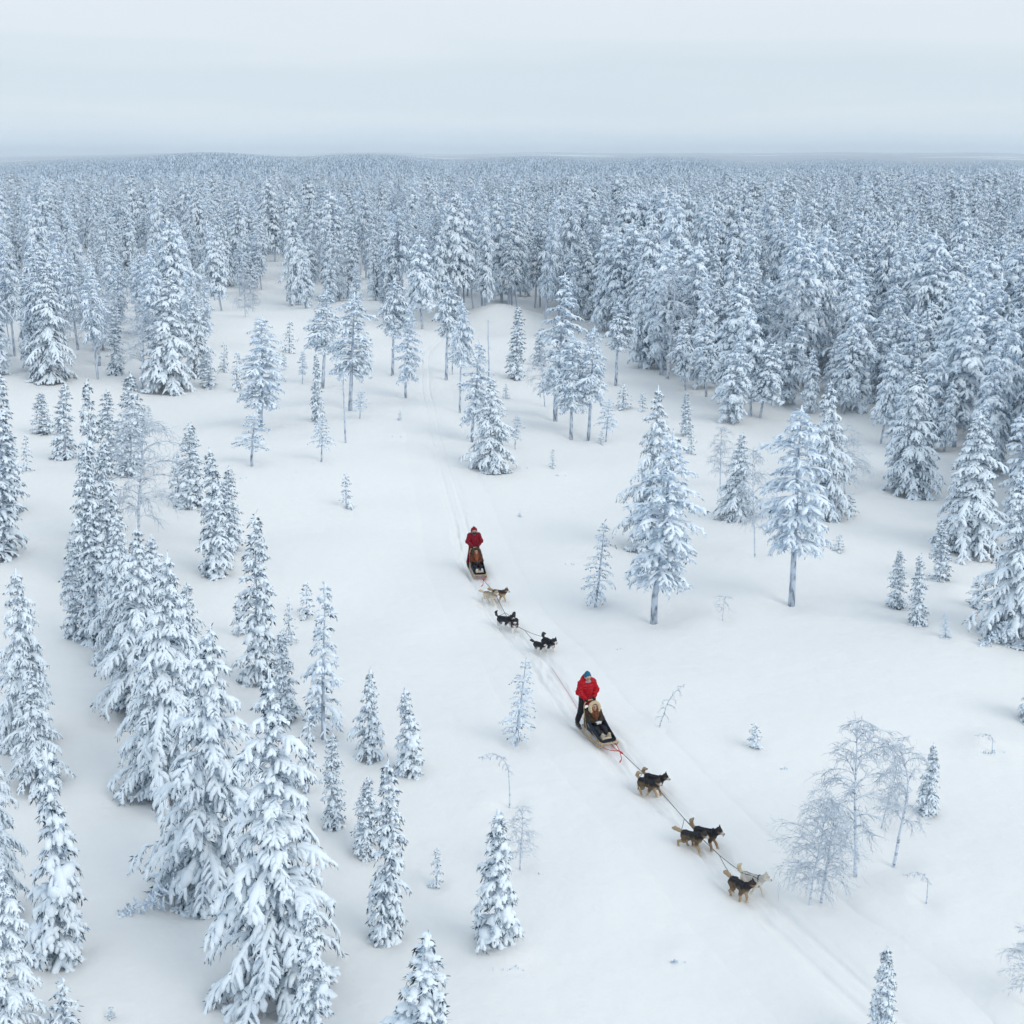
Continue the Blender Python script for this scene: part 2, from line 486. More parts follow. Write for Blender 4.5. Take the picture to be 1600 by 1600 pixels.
def birch(seed, H, R, nb=30, lean=0.0, arch=0.0, tw=9, rtw=.007, c0=.22, up=.75):
    rng = np.random.default_rng(seed)
    wood, tw_acc = Acc(), Acc()
    kz = np.linspace(0, 1, 12)
    # arching stem: bends over towards -X when arch > 0
    ang = math.pi / 2 + arch * np.clip((kz - .35) / .65, 0, 1) ** 1.3 - lean
    st = H / 11
    x = np.concatenate([[0], np.cumsum(np.cos(ang[:-1]) * st)]); z = np.concatenate([[0], np.cumsum(np.sin(ang[:-1]) * st)])
    TP = np.stack([x + np.cumsum(rng.normal(size=12)) * .012 * H * .3, np.cumsum(rng.normal(size=12)) * .01 * H * .3, z], -1)
    TP -= TP[0]; TP[0, 2] = -.2
    TP[:, 2] = np.maximum(TP[:, 2], -.2 + 0 * TP[:, 2])
    tr = .009 * H + .012
    sweep(wood, TP[None], (tr * (1 - .88 * kz))[None], 6)
    k = 6; js = np.linspace(0, 1, k)
    BP, BR, W1, R1, W2, R2 = [], [], [], [], [], []
    for i in range(nb):
        f = c0 + (1 - c0) * (i + rng.uniform()) / nb
        xx = f * 11; a = min(10, int(xx)); p0 = TP[a] * (1 - (xx - a)) + TP[a + 1] * (xx - a)
        L = R * (0.55 + .6 * math.sin(math.pi * min(1, (f - c0) / (1 - c0) * .8 + .2))) * rng.uniform(.6, 1.2)
        az = i * 2.4 + rng.normal() * .5
        e = up + rng.normal() * .2
        ee = e - (1.5 + rng.uniform(0, .6)) * js
        hz = np.cumsum(np.concatenate([[0], np.cos(ee[:-1]) * L / (k - 1)])); vt = np.cumsum(np.concatenate([[0], np.sin(ee[:-1]) * L / (k - 1)]))
        P = np.stack([p0[0] + np.cos(az) * hz, p0[1] + np.sin(az) * hz, p0[2] + vt], -1)
        P[:, 2] = np.maximum(P[:, 2], .03)
        BP.append(P); BR.append(rtw * 2.1 * (1 - .6 * js) * (0.7 + .5 * L / R))
        for q in range(tw):
            s = .15 + .85 * (q + rng.uniform()) / tw
            x2 = s * (k - 1); a2 = min(k - 2, int(x2)); b0 = P[a2] * (1 - (x2 - a2)) + P[a2 + 1] * (x2 - a2)
            T = norm(P[a2 + 1] - P[a2])
            d = norm(T + rng.normal(size=3) * .55)
            l = L * rng.uniform(.22, .5)
            dd = norm(d[None] + np.outer(np.linspace(0, 1, 4), [0, 0, -rng.uniform(.5, 1.4)]))
            SP = b0 + np.cumsum(np.vstack([[0, 0, 0], dd[:-1] * l / 3]), 0)
            SP[:, 2] = np.maximum(SP[:, 2], .02)
            W1.append(SP); R1.append(rtw * np.array([1, .9, .75, .5]))
            for h in range(3):
                c = SP[1 + h]
                d2 = norm(d + rng.normal(size=3) * .7 + np.array([0, 0, -.35]))
                l2 = l * rng.uniform(.3, .6)
                W2.append(np.stack([c, c + d2 * l2 * .5, c + d2 * l2 + np.array([0, 0, -.15 * l2])])); R2.append(rtw * np.array([.75, .7, .45]))
    tubes(wood, np.array(BP), np.array(BR), 4)
    tubes(tw_acc, np.array(W1), np.array(R1), 3)
    tubes(tw_acc, np.array(W2), np.array(R2), 3)
    return wood, tw_acc, None

# ------------------------------------------------------------------ tree prototypes
PROTO = {}
def add_proto(kind, accs, H, R):
    wood, need, snow = accs
    i = len(PROTO.setdefault(kind, []))
    isb = snow is None
    d = dict(H=H, R=R, wood=wood.mesh('trunk_%s' % kind, [M['birch_bark'] if isb else M['bark']]),
             need=need.mesh('crown_%s' % kind, [M['frost_twigs'] if isb else M['needles_near' if kind in ('laden', 'spruce', 'pillow', 'sapling') else 'needles']], smooth=isb),
             snow=None if isb else snow.mesh('snow_%s' % kind, [M['tree_snow']]), accs=accs)
    PROTO[kind].append(d)

# big snow-laden conifers of the foreground
for sd, gp in ((11, .5), (12, .3), (13, .6), (14, .4)):
    add_proto('laden', conifer(sd, 7.6, 1.75, .05, 140, 15, 'cone', -.26, .38, 1.05, 2.0, .088, 6, 5, 9, .015, .12, .93, .07, gp, wob=.3, lmax=.40), 7.6, 1.75)
# narrow spruces
for sd in (21, 22, 23, 24):
    add_proto('spruce', conifer(sd, 5.0, .72, .03, 104, 6, 'column', -.25, .45, .85, 1.6, .086, 6, 5, 12, .016, .11, .94, .10, .35, wob=.5), 5.0, .72)
# clumpy medium spruces with pillows
for sd in (31, 32, 33):
    add_proto('pillow', conifer(sd, 4.6, .92, .04, 80, 6, 'cone', -.30, .40, .9, 1.7, .112, 6, 5, 13, .016, .12, .95, .20, .4, wob=.5), 4.6, .92)
# saplings
for sd in (41, 42, 43):
    add_proto('sapling', conifer(sd, 1.7, .40, .05, 24, 4, 'cone', .0, .5, .8, 1.3, .075, 6, 4, 8, .018, .085, .88, .2, .2), 1.7, .40)
# pines with a bare lower trunk
for sd, c in ((51, .38), (52, .30), (53, .45), (54, .22)):
    add_proto('pine', conifer(sd, 9.5, 1.35, c, 96, 8, 'pine', -.15, .5, 1.0, 1.8, .088, 5, 5, 11, .020, .16, .90, .08, .6, wob=.25), 9.5, 1.35)
# young pines on a stem
for sd in (61, 62):
    add_proto('youngpine', conifer(sd, 3.6, .68, .33, 40, 5, 'pine', .1, .7, .9, 1.3, .06, 5, 5, 8, .024, .11, .72, .08, .2, wob=.5), 3.6, .68)
# forest conifers
for sd, c, pf in ((71, .10, 'cone'), (72, .16, 'pine'), (73, .08, 'round'), (74, .26, 'pine'), (75, .18, 'round'), (76, .08, 'pine'), (77, .32, 'round'), (78, .12, 'pine')):
    add_proto('forest', conifer(sd, 10.5, 1.85, c, 104, 8, pf, -.28, .36, 1.12, 2.2, .152, 5, 4, 7, .034, .18, .96, .10, .55, wob=1.1), 10.5, 1.85)
# sparse, half-bare spruces
for sd, rs_, nn in ((81, .032, 58), (82, .070, 62)):
    add_proto('sparse', conifer(sd, 3.4, .62, .10, nn, 4, 'column', -.1, .5, .9, 1.2, rs_, 5, 5, 9, .016, .09, .8, .06, .2, wob=.3), 3.4, .62)
# frosted birches
add_proto('birch', birch(91, 5.0, 1.15, 38, 0, 0, 13, .008), 5.0, 1.15)
add_proto('birch', birch(92, 5.0, 1.35, 42, .06, 0, 14, .0082, .15), 5.0, 1.35)
add_proto('birch', birch(93, 5.0, 1.0, 32, -.06, 0, 12, .008, .25), 5.0, 1.0)
add_proto('archbirch', birch(94, 5.6, 1.0, 34, .10, 1.9, 12, .008, .25), 4.6, 1.0)
add_proto('twigbirch', birch(95, 1.5, .55, 9, -.05, 0, 5, .006, .45, .5), 1.5, .55)
add_proto('bentsapling', birch(96, 1.9, .30, 12, -.25, .9, 4, .006, .2, .3), 1.6, .5)
add_proto('hoop', birch(97, 2.9, .22, 20, .0, 2.55, 5, .007, .45, .2), 1.3, .9)

PARTNAMES = ('trunk', 'crown', 'snow_cover')
def place_tree(name, kind, var, x, y, z, H, R, rz, label, cat, group=None, tilt=(0, 0), parts=True):
    p = PROTO[kind][var % len(PROTO[kind])]
    e = bpy.data.objects.new(name, None)
    COL.objects.link(e)
    e.empty_display_size = .2
    e.location = (x, y, z)
    e.rotation_euler = (tilt[0], tilt[1], rz) if not (tilt[0] or tilt[1]) else (0, 0, 0)
    if tilt[0] or tilt[1]:
        from mathutils import Euler
        e.rotation_mode = 'QUATERNION'
        e.rotation_quaternion = Euler((tilt[0], tilt[1], 0)).to_quaternion() @ Euler((0, 0, rz)).to_quaternion()
    sxy = R / p['R']
    e.scale = (sxy, sxy, H / p['H'])
    tag(e, label, cat, group)
    for nm, key in zip(PARTNAMES, ('wood', 'need', 'snow')):
        if p[key] is not None:
            link(nm if not (p['snow'] is None and key == 'need') else 'twigs', p[key], e)
    return e

# ------------------------------------------------------------------ trees one can single out: base px, top px, crown width px
T = [
 # lower left
 ('laden', 0, 437, 1556, 424, 1046, 215, 'biggest snow-laden spruce of the lower left, its wide skirt draped in white'),
 ('laden', 1, 318, 1402, 326, 972, 172, 'tall spruce with a low branch reaching left, just behind the biggest spruce'),
 ('laden', 2, 252, 1235, 262, 858, 150, 'broad snow-laden spruce third in the close row of big left spruces'),
 ('laden', 3, 205, 1118, 207, 815, 118, 'broad snowy spruce fourth in the close row, at its far end'),
 ('laden', 1, 232, 1070, 236, 832, 104, 'snowy spruce half hidden behind the third and fourth big left spruces'),
 ('laden', 2, 182, 1030, 180, 800, 84, 'snowy spruce squeezed between the long column and the close row at left'),
 ('laden', 0, 285, 1120, 290, 905, 92, 'snowy spruce half hidden at the right of the close row of big spruces'),
 ('spruce', 2, 118, 1000, 112, 835, 44, 'narrow spruce at the lower left end of the long left column'),
 ('pillow', 0, 92, 1502, 72, 1162, 108, 'spruce padded with round snow pillows standing alone at the lower left edge'),
 ('laden', 1, 62, 1232, 47, 1040, 82, 'dark green drooping spruce just behind the pillow-padded spruce at left'),
 ('laden', 3, 38, 1165, 24, 884, 105, 'tall pointed spruce on the left edge above the dark drooping one'),
 ('laden', 2, -12, 1440, -22, 1120, 110, 'spruce half cut off by the left edge at lower left'),
 ('laden', 0, 10, 1640, 4, 1345, 130, 'spruce in the bottom left corner with snow down to its skirt'),
 ('pillow', 1, 488, 1660, 484, 1408, 82, 'small lumpy white spruce in front of the biggest spruce at the bottom edge'),
 ('pillow', 2, 655, 1720, 661, 1455, 150, 'round-shouldered snowy spruce cut off by the bottom edge left of centre'),
 ('spruce', 0, 602, 1468, 613, 1183, 76, 'slim spruce standing clear right of the biggest spruce'),
 ('spruce', 1, 572, 1336, 576, 1214, 52, 'short snow-covered spruce tucked behind the slim spruce at lower centre left'),
 ('pillow', 1, 774, 1482, 781, 1262, 88, 'spruce standing alone at bottom centre behind a snow hummock'),
 ('sparse', 1, 505, 1150, 506, 908, 78, 'open-branched young spruce with a bare straight leader in the left group'),
 ('spruce', 2, 402, 1066, 402, 800, 74, 'tall dark narrow spruce behind the biggest spruce, right of the close row'),
 ('spruce', 3, 447, 1128, 440, 985, 52, 'narrow spruce at the right foot of the tall dark narrow spruce'),
 ('sapling', 0, 373, 994, 374, 925, 30, 'small spruce left beside the tall dark narrow spruce'),
 ('sapling', 1, 451, 1006, 452, 935, 26, 'small spruce right beside the tall dark narrow spruce'),
 ('sapling', 2, 480, 966, 478, 908, 32, 'small spruce behind the open-branched young spruce'),
 ('pillow', 2, 575, 1187, 577, 1043, 54, 'lumpy young spruce right of the open-branched one'),
 ('pillow', 0, 640, 1208, 633, 1073, 56, 'young spruce with bare spike top, rightmost of the left group'),
 ('sapling', 0, 482, 1235, 482, 1108, 42, 'white young spruce above the right shoulder of the biggest spruce'),
 ('spruce', 0, 522, 1292, 516, 1143, 44, 'leaning young spruce between the biggest spruce and the slim spruce'),
 ('sapling', 1, 98, 1612, 103, 1527, 60, 'snow-weighted sapling at the bottom edge near the lower left corner'),
 ('sapling', 2, 173, 1594, 173, 1570, 18, 'tiny sapling tip poking from snow at the bottom left'),
 ('sapling', 0, 682, 1384, 684, 1322, 27, 'little sapling alone in snow between slim spruce and centre spruce'),
 # left column
 ('spruce', 1, 337, 898, 322, 700, 62, 'front spruce of the tight group left of the red sled driver'),
 ('spruce', 2, 296, 792, 302, 660, 56, 'rear left spruce of the tight group left of the red sled driver'),
 ('spruce', 3, 357, 862, 355, 728, 48, 'right spruce of the tight group left of the red sled driver'),
 ('sapling', 1, 278, 778, 276, 705, 30, 'small spruce at the left of the tight group left of the red driver'),
 ('spruce', 0, 150, 1006, 143, 790, 62, 'lowest narrow spruce in the long left column of spruces'),
 ('spruce', 1, 132, 915, 132, 700, 54, 'second narrow spruce up the long left column of spruces'),
 ('spruce', 2, 142, 850, 133, 590, 52, 'tallest narrow spruce in the long left column of spruces'),
 ('spruce', 3, 172, 905, 165, 690, 56, 'narrow spruce at the right of the long left column'),
 ('spruce', 1, 182, 960, 178, 815, 52, 'narrow spruce at the foot of the frosted left birch'),
 ('spruce', 2, 203, 740, 201, 582, 64, 'pointed dark-topped spruce behind the frosted left birch'),
 ('spruce', 3, 168, 720, 164, 608, 44, 'spruce left of the dark-topped spruce behind the frosted left birch'),
 ('spruce', 0, 100, 717, 102, 598, 46, 'spruce clump tree on the snow field at far left, right one of two'),
 ('spruce', 1, 68, 678, 70, 612, 36, 'spruce clump tree on the snow field at far left, left one of two'),
 ('sapling', 2, 41, 737, 40, 678, 22, 'lone small spruce on the snow at the far left'),
 ('spruce', 3, 4, 872, 4, 640, 74, 'dark spruce on the left edge halfway down the photo'),
 ('spruce', 2, 12, 800, -4, 575, 66, 'spruce on the left edge behind the dark one halfway down'),
 ('sapling', 0, 232, 655, 233, 632, 14, 'tiny spruce right of the dark-topped spruce'),
 ('birch', 1, 216, 838, 215, 640, 112, 'wide frosted birch with fine drooping twigs in the left column'),
 # clearing, left middle
 ('laden', 2, 80, 596, 74, 408, 76, 'spruce at the forest edge on the left, largest of its clump'),
 ('spruce', 0, 180, 588, 181, 478, 32, 'dark narrow spruce between two frosted bushes at the left forest edge'),
 ('birch', 0, 155, 568, 152, 455, 96, 'frosted bushy birch left of the dark narrow spruce at the forest edge'),
 ('birch', 2, 222, 608, 235, 470, 84, 'frosted birch leaning from the left forest edge, right of the narrow spruce'),
 ('laden', 0, 262, 610, 266, 420, 92, 'stout snowy pine with dark foot at the left edge of the clearing'),
 ('laden', 3, 310, 590, 306, 455, 60, 'snowy conifer right behind the stout pine at the left clearing edge'),
 ('spruce', 2, 326, 608, 323, 545, 30, 'short spruce at the right foot of the stout left pine'),
 ('sapling', 1, 350, 583, 350, 534, 20, 'small narrow spruce in the clearing right of the stout left pine'),
 ('sapling', 2, 370, 612, 370, 548, 24, 'small pale spruce left of the tall open-skirted pine'),
 ('pine', 3, 408, 668, 405, 492, 72, 'tall pine with an open skirt, left of the clearing centre'),
 ('youngpine', 0, 394, 726, 397, 645, 56, 'young pine on a thin stem in front of the open-skirted pine'),
 ('youngpine', 1, 502, 720, 501, 650, 32, 'young pine on a short stem, lower one of a stacked pair'),
 ('spruce', 1, 496, 660, 491, 550, 24, 'slender conifer, upper one of a stacked pair in the clearing'),
 ('youngpine', 0, 472, 601, 476, 548, 20, 'small young pine left of the slender stacked conifer'),
 ('pine', 0, 504, 603, 513, 450, 52, 'pine with curved bare trunk left of the stoutest bare-trunk pine'),
 ('pine', 1, 547, 638, 553, 455, 62, 'stoutest bare-trunk pine left of the clearing centre'),
 ('pine', 2, 613, 585, 618, 432, 44, 'long-trunked pine at the back of the clearing, left of its neighbour'),
 ('pine', 3, 634, 622, 638, 478, 40, 'pine with a full crown and straight trunk between two long-trunked pines'),
 ('pine', 2, 697, 594, 701, 430, 46, 'long pale-trunked pine at the back centre of the clearing'),
 ('pine', 2, 718, 645, 723, 465, 34, 'thinnest long-trunked pine right of the pale-trunked one'),
 ('youngpine', 1, 707, 585, 709, 525, 22, 'small pine half hidden behind the thinnest long-trunked pine'),
 ('sapling', 0, 541, 793, 540, 737, 24, 'lone bushy sapling in the open snow left of the trail'),
 ('youngpine', 1, 562, 655, 568, 608, 24, 'small pine right of the stoutest bare-trunk pine'),
 ('sapling', 1, 624, 656, 625, 640, 9, 'faint tiny sapling beside the far end of the trail'),
 ('sapling', 2, 452, 552, 453, 500, 26, 'short spruce below the pines at the back left of the clearing'),
 ('sapling', 0, 443, 578, 444, 550, 14, 'tiny spruce in the snow left of the small young pine'),
 # clearing centre
 ('laden', 1, 765, 734, 767, 588, 70, 'full cone-shaped spruce standing right of the trail with dark foot'),
 ('pine', 3, 738, 690, 747, 532, 48, 'spruce-shaped pine directly behind the full cone-shaped spruce'),
 ('youngpine', 0, 805, 702, 808, 648, 24, 'little umbrella pine right of the full cone-shaped spruce'),
 ('sapling', 1, 790, 624, 791, 597, 14, 'tiny dark spruce behind the full cone-shaped spruce'),
 ('spruce', 3, 806, 592, 812, 478, 36, 'dark open spruce at the head of the clearing by the snow mound'),
 ('spruce', 0, 843, 572, 845, 510, 28, 'short spruce right of the dark open spruce at the clearing head'),
 ('birch', 2, 851, 633, 842, 545, 44, 'crooked leaning birch at the head of the clearing'),
 ('pine', 3, 868, 654, 880, 425, 66, 'big pine, leftmost of the three bare-trunk pines right of centre'),
 ('pine', 1, 892, 686, 896, 522, 54, 'middle one of the three bare-trunk pines right of centre'),
 ('pine', 0, 919, 687, 931, 508, 50, 'rightmost of three bare-trunk pines, with the longest clean trunk'),
 ('pine', 2, 962, 600, 968, 470, 46, 'frosted pale pine behind the three bare-trunk pines'),
 ('youngpine', 1, 946, 692, 950, 622, 30, 'ragged young tree right of the three bare-trunk pines'),
 ('sapling', 2, 938, 698, 940, 672, 14, 'tiny spruce at the foot of the ragged young tree'),
 ('sapling', 0, 1003, 643, 1005, 612, 18, 'dark little tree tipped with snow left of the twin-topped trees'),
 ('sapling', 1, 973, 640, 975, 600, 30, 'snow-bowed sapling below the frosted pale pine'),
 ('sapling', 2, 863, 731, 864, 700, 13, 'tiny bent sapling alone on the snow right of centre'),
 ('sapling', 1, 812, 808, 813, 797, 8, 'barely showing sapling tip above the red driver'),
 # right middle
 ('pine', 3, 1022, 967, 1047, 672, 104, 'tall pine with clear lower trunk, left of the two big right-hand trees'),
 ('laden', 3, 1006, 855, 1026, 600, 86, 'tall pointed conifer directly behind the left big trunked pine'),
 ('pine', 1, 1237, 940, 1254, 632, 98, 'tall pine with thick frosted trunk, right of the two big trees'),
 ('laden', 1, 1292, 808, 1297, 590, 74, 'snowy conifer behind the thick frosted trunk pine'),
 ('sparse', 0, 930, 949, 951, 812, 50, 'half-bare grey leaning spruce left of the big trunked pine'),
 ('laden', 2, 1152, 812, 1161, 674, 66, 'dark-skirted conifer between the two big trunked pines'),
 ('birch', 2, 1180, 868, 1183, 700, 52, 'bare frosted tree with a fan of twigs at its foot'),
 ('birch', 0, 1125, 763, 1129, 668, 44, 'thin pale birch behind the dark-skirted conifer'),
 ('spruce', 1, 1072, 682, 1074, 612, 24, 'narrow spruce at the right forest edge, upper of two'),
 ('sapling', 2, 1080, 710, 1080, 660, 18, 'narrow spruce at the right forest edge, lower of two'),
 ('birch', 1, 1320, 770, 1310, 668, 70, 'frosted birch bowing right behind the thick frosted trunk pine'),
 ('sapling', 0, 1330, 806, 1329, 768, 24, 'small snowy spruce below the bowing frosted birch'),
 ('sapling', 1, 1310, 860, 1312, 833, 22, 'snowed-under sapling right of the thick frosted trunk pine'),
 ('twigbirch', 0, 1129, 970, 1131, 930, 42, 'tiny umbrella-shaped twig tree between the two big trunked pines'),
 ('laden', 0, 1424, 772, 1432, 560, 92, 'dense snowy conifer standing forward of the right forest'),
 ('laden', 2, 1514, 858, 1531, 642, 118, 'broad dense conifer with dark foot near the right edge'),
 ('spruce', 2, 1469, 908, 1474, 814, 40, 'spruce left below the broad dense conifer near the right edge'),
 ('spruce', 3, 1401, 950, 1408, 858, 34, 'pointed small spruce, left one of the pair at right'),
 ('spruce', 0, 1434, 978, 1438, 866, 36, 'pointed small spruce, right one of the pair at right'),
 ('sparse', 1, 1477, 1000, 1477, 955, 22, 'grey sapling on a thin stem right of the small spruce pair'),
 ('laden', 1, 1584, 998, 1596, 735, 118, 'large spruce on the right edge with a low branch on the snow'),
 ('sapling', 2, 1528, 952, 1524, 905, 46, 'snow-buried spruce bush left of the large spruce on the right edge'),
 # lower right
 ('sapling', 0, 1178, 1170, 1180, 1128, 30, 'small lone spruce in the open snow right of the front sled'),
 ('spruce', 1, 1446, 1272, 1456, 1160, 40, 'lone slim spruce beside the frosted birch group at lower right'),
 ('laden', 3, 1618, 1128, 1622, 1050, 60, 'dark spruce cut off by the right edge above the birches'),
 ('birch', 1, 1264, 1417, 1287, 1238, 100, 'frosted birch, front left of the lower right birch group'),
 ('birch', 0, 1283, 1412, 1305, 1252, 92, 'frosted birch, second from left in the lower right group'),
 ('birch', 2, 1337, 1368, 1352, 1118, 112, 'tallest frosted birch in the lower right group'),
 ('archbirch', 0, 1396, 1352, 1408, 1150, 84, 'frosted birch arching over to the left in the lower right group'),
 ('birch', 2, 1377, 1292, 1398, 1186, 48, 'thin frosted birch at the back of the lower right group'),
 ('spruce', 2, 1372, 1640, 1385, 1478, 54, 'narrow spruce at the bottom edge right of the trail'),
 ('birch', 0, 1612, 1575, 1604, 1450, 80, 'frosted birch cut off by the right edge near the bottom'),
 ('sparse', 0, 806, 1164, 822, 1028, 58, 'half-bare frosted spruce left of the front sled'),
 ('bentsapling', 0, 1030, 1136, 1048, 1070, 44, 'bare leaning sapling right of the front sled driver'),
 ('birch', 2, 812, 1357, 811, 1262, 50, 'thin frosted birch right behind the lone bottom centre spruce'),
 ('hoop', 0, 796, 1258, 760, 1205, 68, 'frosted sapling bent over left into a hook at bottom centre'),
 ('hoop', 0, 1447, 1410, 1415, 1378, 60, 'dark sapling bowed into an arch right of the birch group'),
 ('hoop', 0, 1606, 1552, 1575, 1520, 50, 'small bowed branch on the snow at the right bottom edge'),
 ('hoop', 0, 1549, 1178, 1530, 1160, 44, 'frosted bush pressed down in the snow at right'),
]
NAME = {'laden': ('spruce_tree', 'spruce'), 'spruce': ('spruce_tree', 'spruce'), 'pillow': ('spruce_tree', 'spruce'), 'sapling': ('sapling', 'sapling'),
        'pine': ('pine_tree', 'pine'), 'youngpine': ('pine_tree', 'pine'), 'sparse': ('spruce_tree', 'spruce'), 'birch': ('birch_tree', 'birch'),
        'archbirch': ('birch_tree', 'birch'), 'twigbirch': ('sapling', 'sapling'), 'bentsapling': ('sapling', 'sapling'), 'hoop': ('bent_sapling', 'sapling')}
GROUPS = {'spruce': 'spruces around the clearing', 'sapling': 'saplings in the snow', 'pine': 'pines around the clearing', 'birch': 'frosted birches'}
rnd = random.Random(8)
taken = []
for i, (kind, var, bx, by, tx, ty, wpx, label) in enumerate(T):
    x, y, z = ground_at(bx, by)
    H = height_for(x, y, z, ty)
    dep = to_px((x, y, z + H * .4))[2]
    Rr = wpx / 2 * dep / FPX * (1.14 if kind == 'laden' else 1.08 if kind in ('pillow', 'spruce') else 1.25 if kind == 'pine' else 1.05)
    xt = (tx - 800) / FPX * to_px((x, y, z + H))[2]
    lean = math.atan2(xt - x, H)
    cap = .30 if kind in ('bentsapling',) else .10
    lean = max(-cap, min(cap, lean))
    rz = rnd.uniform(0, 6.28)
    if kind in ('hoop', 'archbirch', 'bentsapling'):
        rz = {'hoop': 0.15, 'archbirch': .2, 'bentsapling': math.pi}[kind]; lean = 0
        H = max(H, .45)
    nm, cat = NAME[kind]
    e = place_tree(nm, kind, var, x, y, z - .03, H, Rr, rz, label, cat, GROUPS[cat], (0, lean))
    if 'low branch' in label:
        # a long bough lying out to the left over the snow
        sgn = rz
        for nmb, acc_, mt_ in zip(('bough', 'bough_needles', 'bough_snow'), conifer(300 + i, 1.7, .34, .1, 26, 4, 'cone', .5, .7, .3, .3, .075, 6, 5, 8, .022, .10, .9, .1), ('bark', 'needles', 'tree_snow')):
            bo = link(nmb, acc_.mesh(nmb, [M[mt_]]), e)
            from mathutils import Matrix
            Wm = Matrix.Translation((x - .25, y - .35, z + .62)) @ Matrix.Rotation(.5, 4, 'Z') @ Matrix.Rotation(-math.radians(104), 4, 'Y')
            bpy.context.view_layer.update()
            bo.matrix_parent_inverse = e.matrix_world.inverted()
            bo.matrix_basis = Wm
    taken.append((x, y, Rr))

BUMPS = [(785, 1502, .55, .26), (1055, 1500, .35, .14), (880, 880, .8, .10), (618, 683, .8, .2), (876, 743, .6, .16), (820, 733, .5, .16), (1545, 1172, .7, .2),
         (380, 748, .4, .15), (1500, 930, .8, .34), (1180, 1310, 1.2, .10), (930, 1420, 1.5, .10), (1100, 1080, 1.6, .10), (620, 1000, 1.5, .12), (1390, 740, 3.0, .3), (1330, 720, 3.0, .3)]
# ground sheet: polar, fine inside the view, coarse around
angs = np.radians(np.concatenate([np.arange(-34, 34.01, 0.3), np.arange(37, 326, 4.0)]))
r1 = 14.0 * 1.011 ** np.arange(0, 215)
rad = np.concatenate([[1.0, 3, 5, 7, 9, 11, 12.6], r1, r1[-1] * 1.03 ** np.arange(1, 250)])
rad = rad[rad < 42000]
A, R = np.meshgrid(angs, rad)
X = np.sin(A) * R; Y = np.cos(A) * R
Z = terrain(X, Y)
# snow drawn down under each tree, drifted up around it
wells = np.zeros_like(Z)
for tx_, ty_, tr_ in taken:
    w_ = max(.35, min(2.2, tr_))
    m_ = (np.abs(X - tx_) < 4 * w_) & (np.abs(Y - ty_) < 4 * w_)
    d2 = ((X[m_] - tx_ + .25 * w_) ** 2 + (Y[m_] - ty_) ** 2) / w_ ** 2
    wells[m_] += .16 * w_ ** .5 * np.exp(-d2 / 2.6) - .30 * w_ ** .6 * np.exp(-(((X[m_] - tx_) ** 2 + (Y[m_] - ty_) ** 2) / w_ ** 2) / .55)
for hx, hy, hw, hh_ in BUMPS:
    q_ = ground_at(hx, hy)
    wells += hh_ * np.exp(-((X - q_[0]) / hw) ** 2 - ((Y - q_[1] - .4 * hw) / (hw * .8)) ** 2)
# the sheet dips under the trail strip, which carries the packed trough
near_ = (np.hypot(X, Y) < 132) & (np.abs(A) < .45)
pd = np.full(X.shape, 99.0)
gx_, gy_ = X[near_], Y[near_]
best = np.full(len(gx_), 99.0)
for q_ in range(0, len(CP), 2):
    best = np.minimum(best, np.hypot(gx_ - CP[q_, 0], gy_ - CP[q_, 1]))
pd[near_] = best
Z = Z - .28 * (1 - sm(pd, 1.2, 2.0))
Z = Z + np.clip(wells, -.35, .35) * (1 - np.exp(-(np.min(np.hypot(X[..., None] - PATH[:, 0], Y[..., None] - PATH[:, 1]), -1) / 2.5) ** 2))
na, nr = len(angs), len(rad)
ii = np.arange(na * nr).reshape(nr, na)
i2 = np.roll(ii, -1, axis=1)
Q = np.stack([ii[:-1], i2[:-1], i2[1:], ii[1:]], -1).reshape(-1, 4)[:, ::-1]
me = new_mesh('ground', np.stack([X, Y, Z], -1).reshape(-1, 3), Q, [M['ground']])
tag(link('ground', me), 'deep untouched snow over the open ground', None, None, 'structure')

# two dead poles in the clearing
POLES = [(540, 692, 541, 578, 'thin dead pole standing in the snow left of the trail'), (764, 592, 766, 500, 'thin dead trunk behind the cone-shaped spruce right of the trail')]
for bx, by, tx, ty, lab in POLES:
    x, y, z = ground_at(bx, by); H = height_for(x, y, z, ty)
    rng = np.random.default_rng(int(bx))
    a = Acc(); kz = np.linspace(0, 1, 10)
    P = np.stack([np.cumsum(rng.normal(size=10)) * .012, np.cumsum(rng.normal(size=10)) * .012, kz * H], -1); P[0, 2] = -.2
    sweep(a, P[None], (.065 * (1 - .6 * kz))[None], 6)
    root = bpy.data.objects.new('dead_tree', None); COL.objects.link(root); root.location = (x, y, z)
    tag(root, lab, 'dead tree', 'dead poles')
    link('trunk', a.mesh('dead_trunk', [M['bark']]), root)
    b = Acc()
    n = 26
    zz = rng.uniform(.3, .98, n) * H; az = rng.uniform(0, 6.28, n); ll = rng.uniform(.10, .35, n)
    dd = np.stack([np.cos(az), np.sin(az), rng.uniform(-.3, .3, n)], -1)
    p0 = np.stack([0 * zz, 0 * zz, zz], -1)
    tubes(b, p0[:, None] + dd[:, None] * (ll[:, None] * np.linspace(0, 1, 3))[..., None], np.tile([.014, .011, .006], (n, 1)), 3)
    link('twigs', b.mesh('dead_twigs', [M['frost_twigs']]), root)

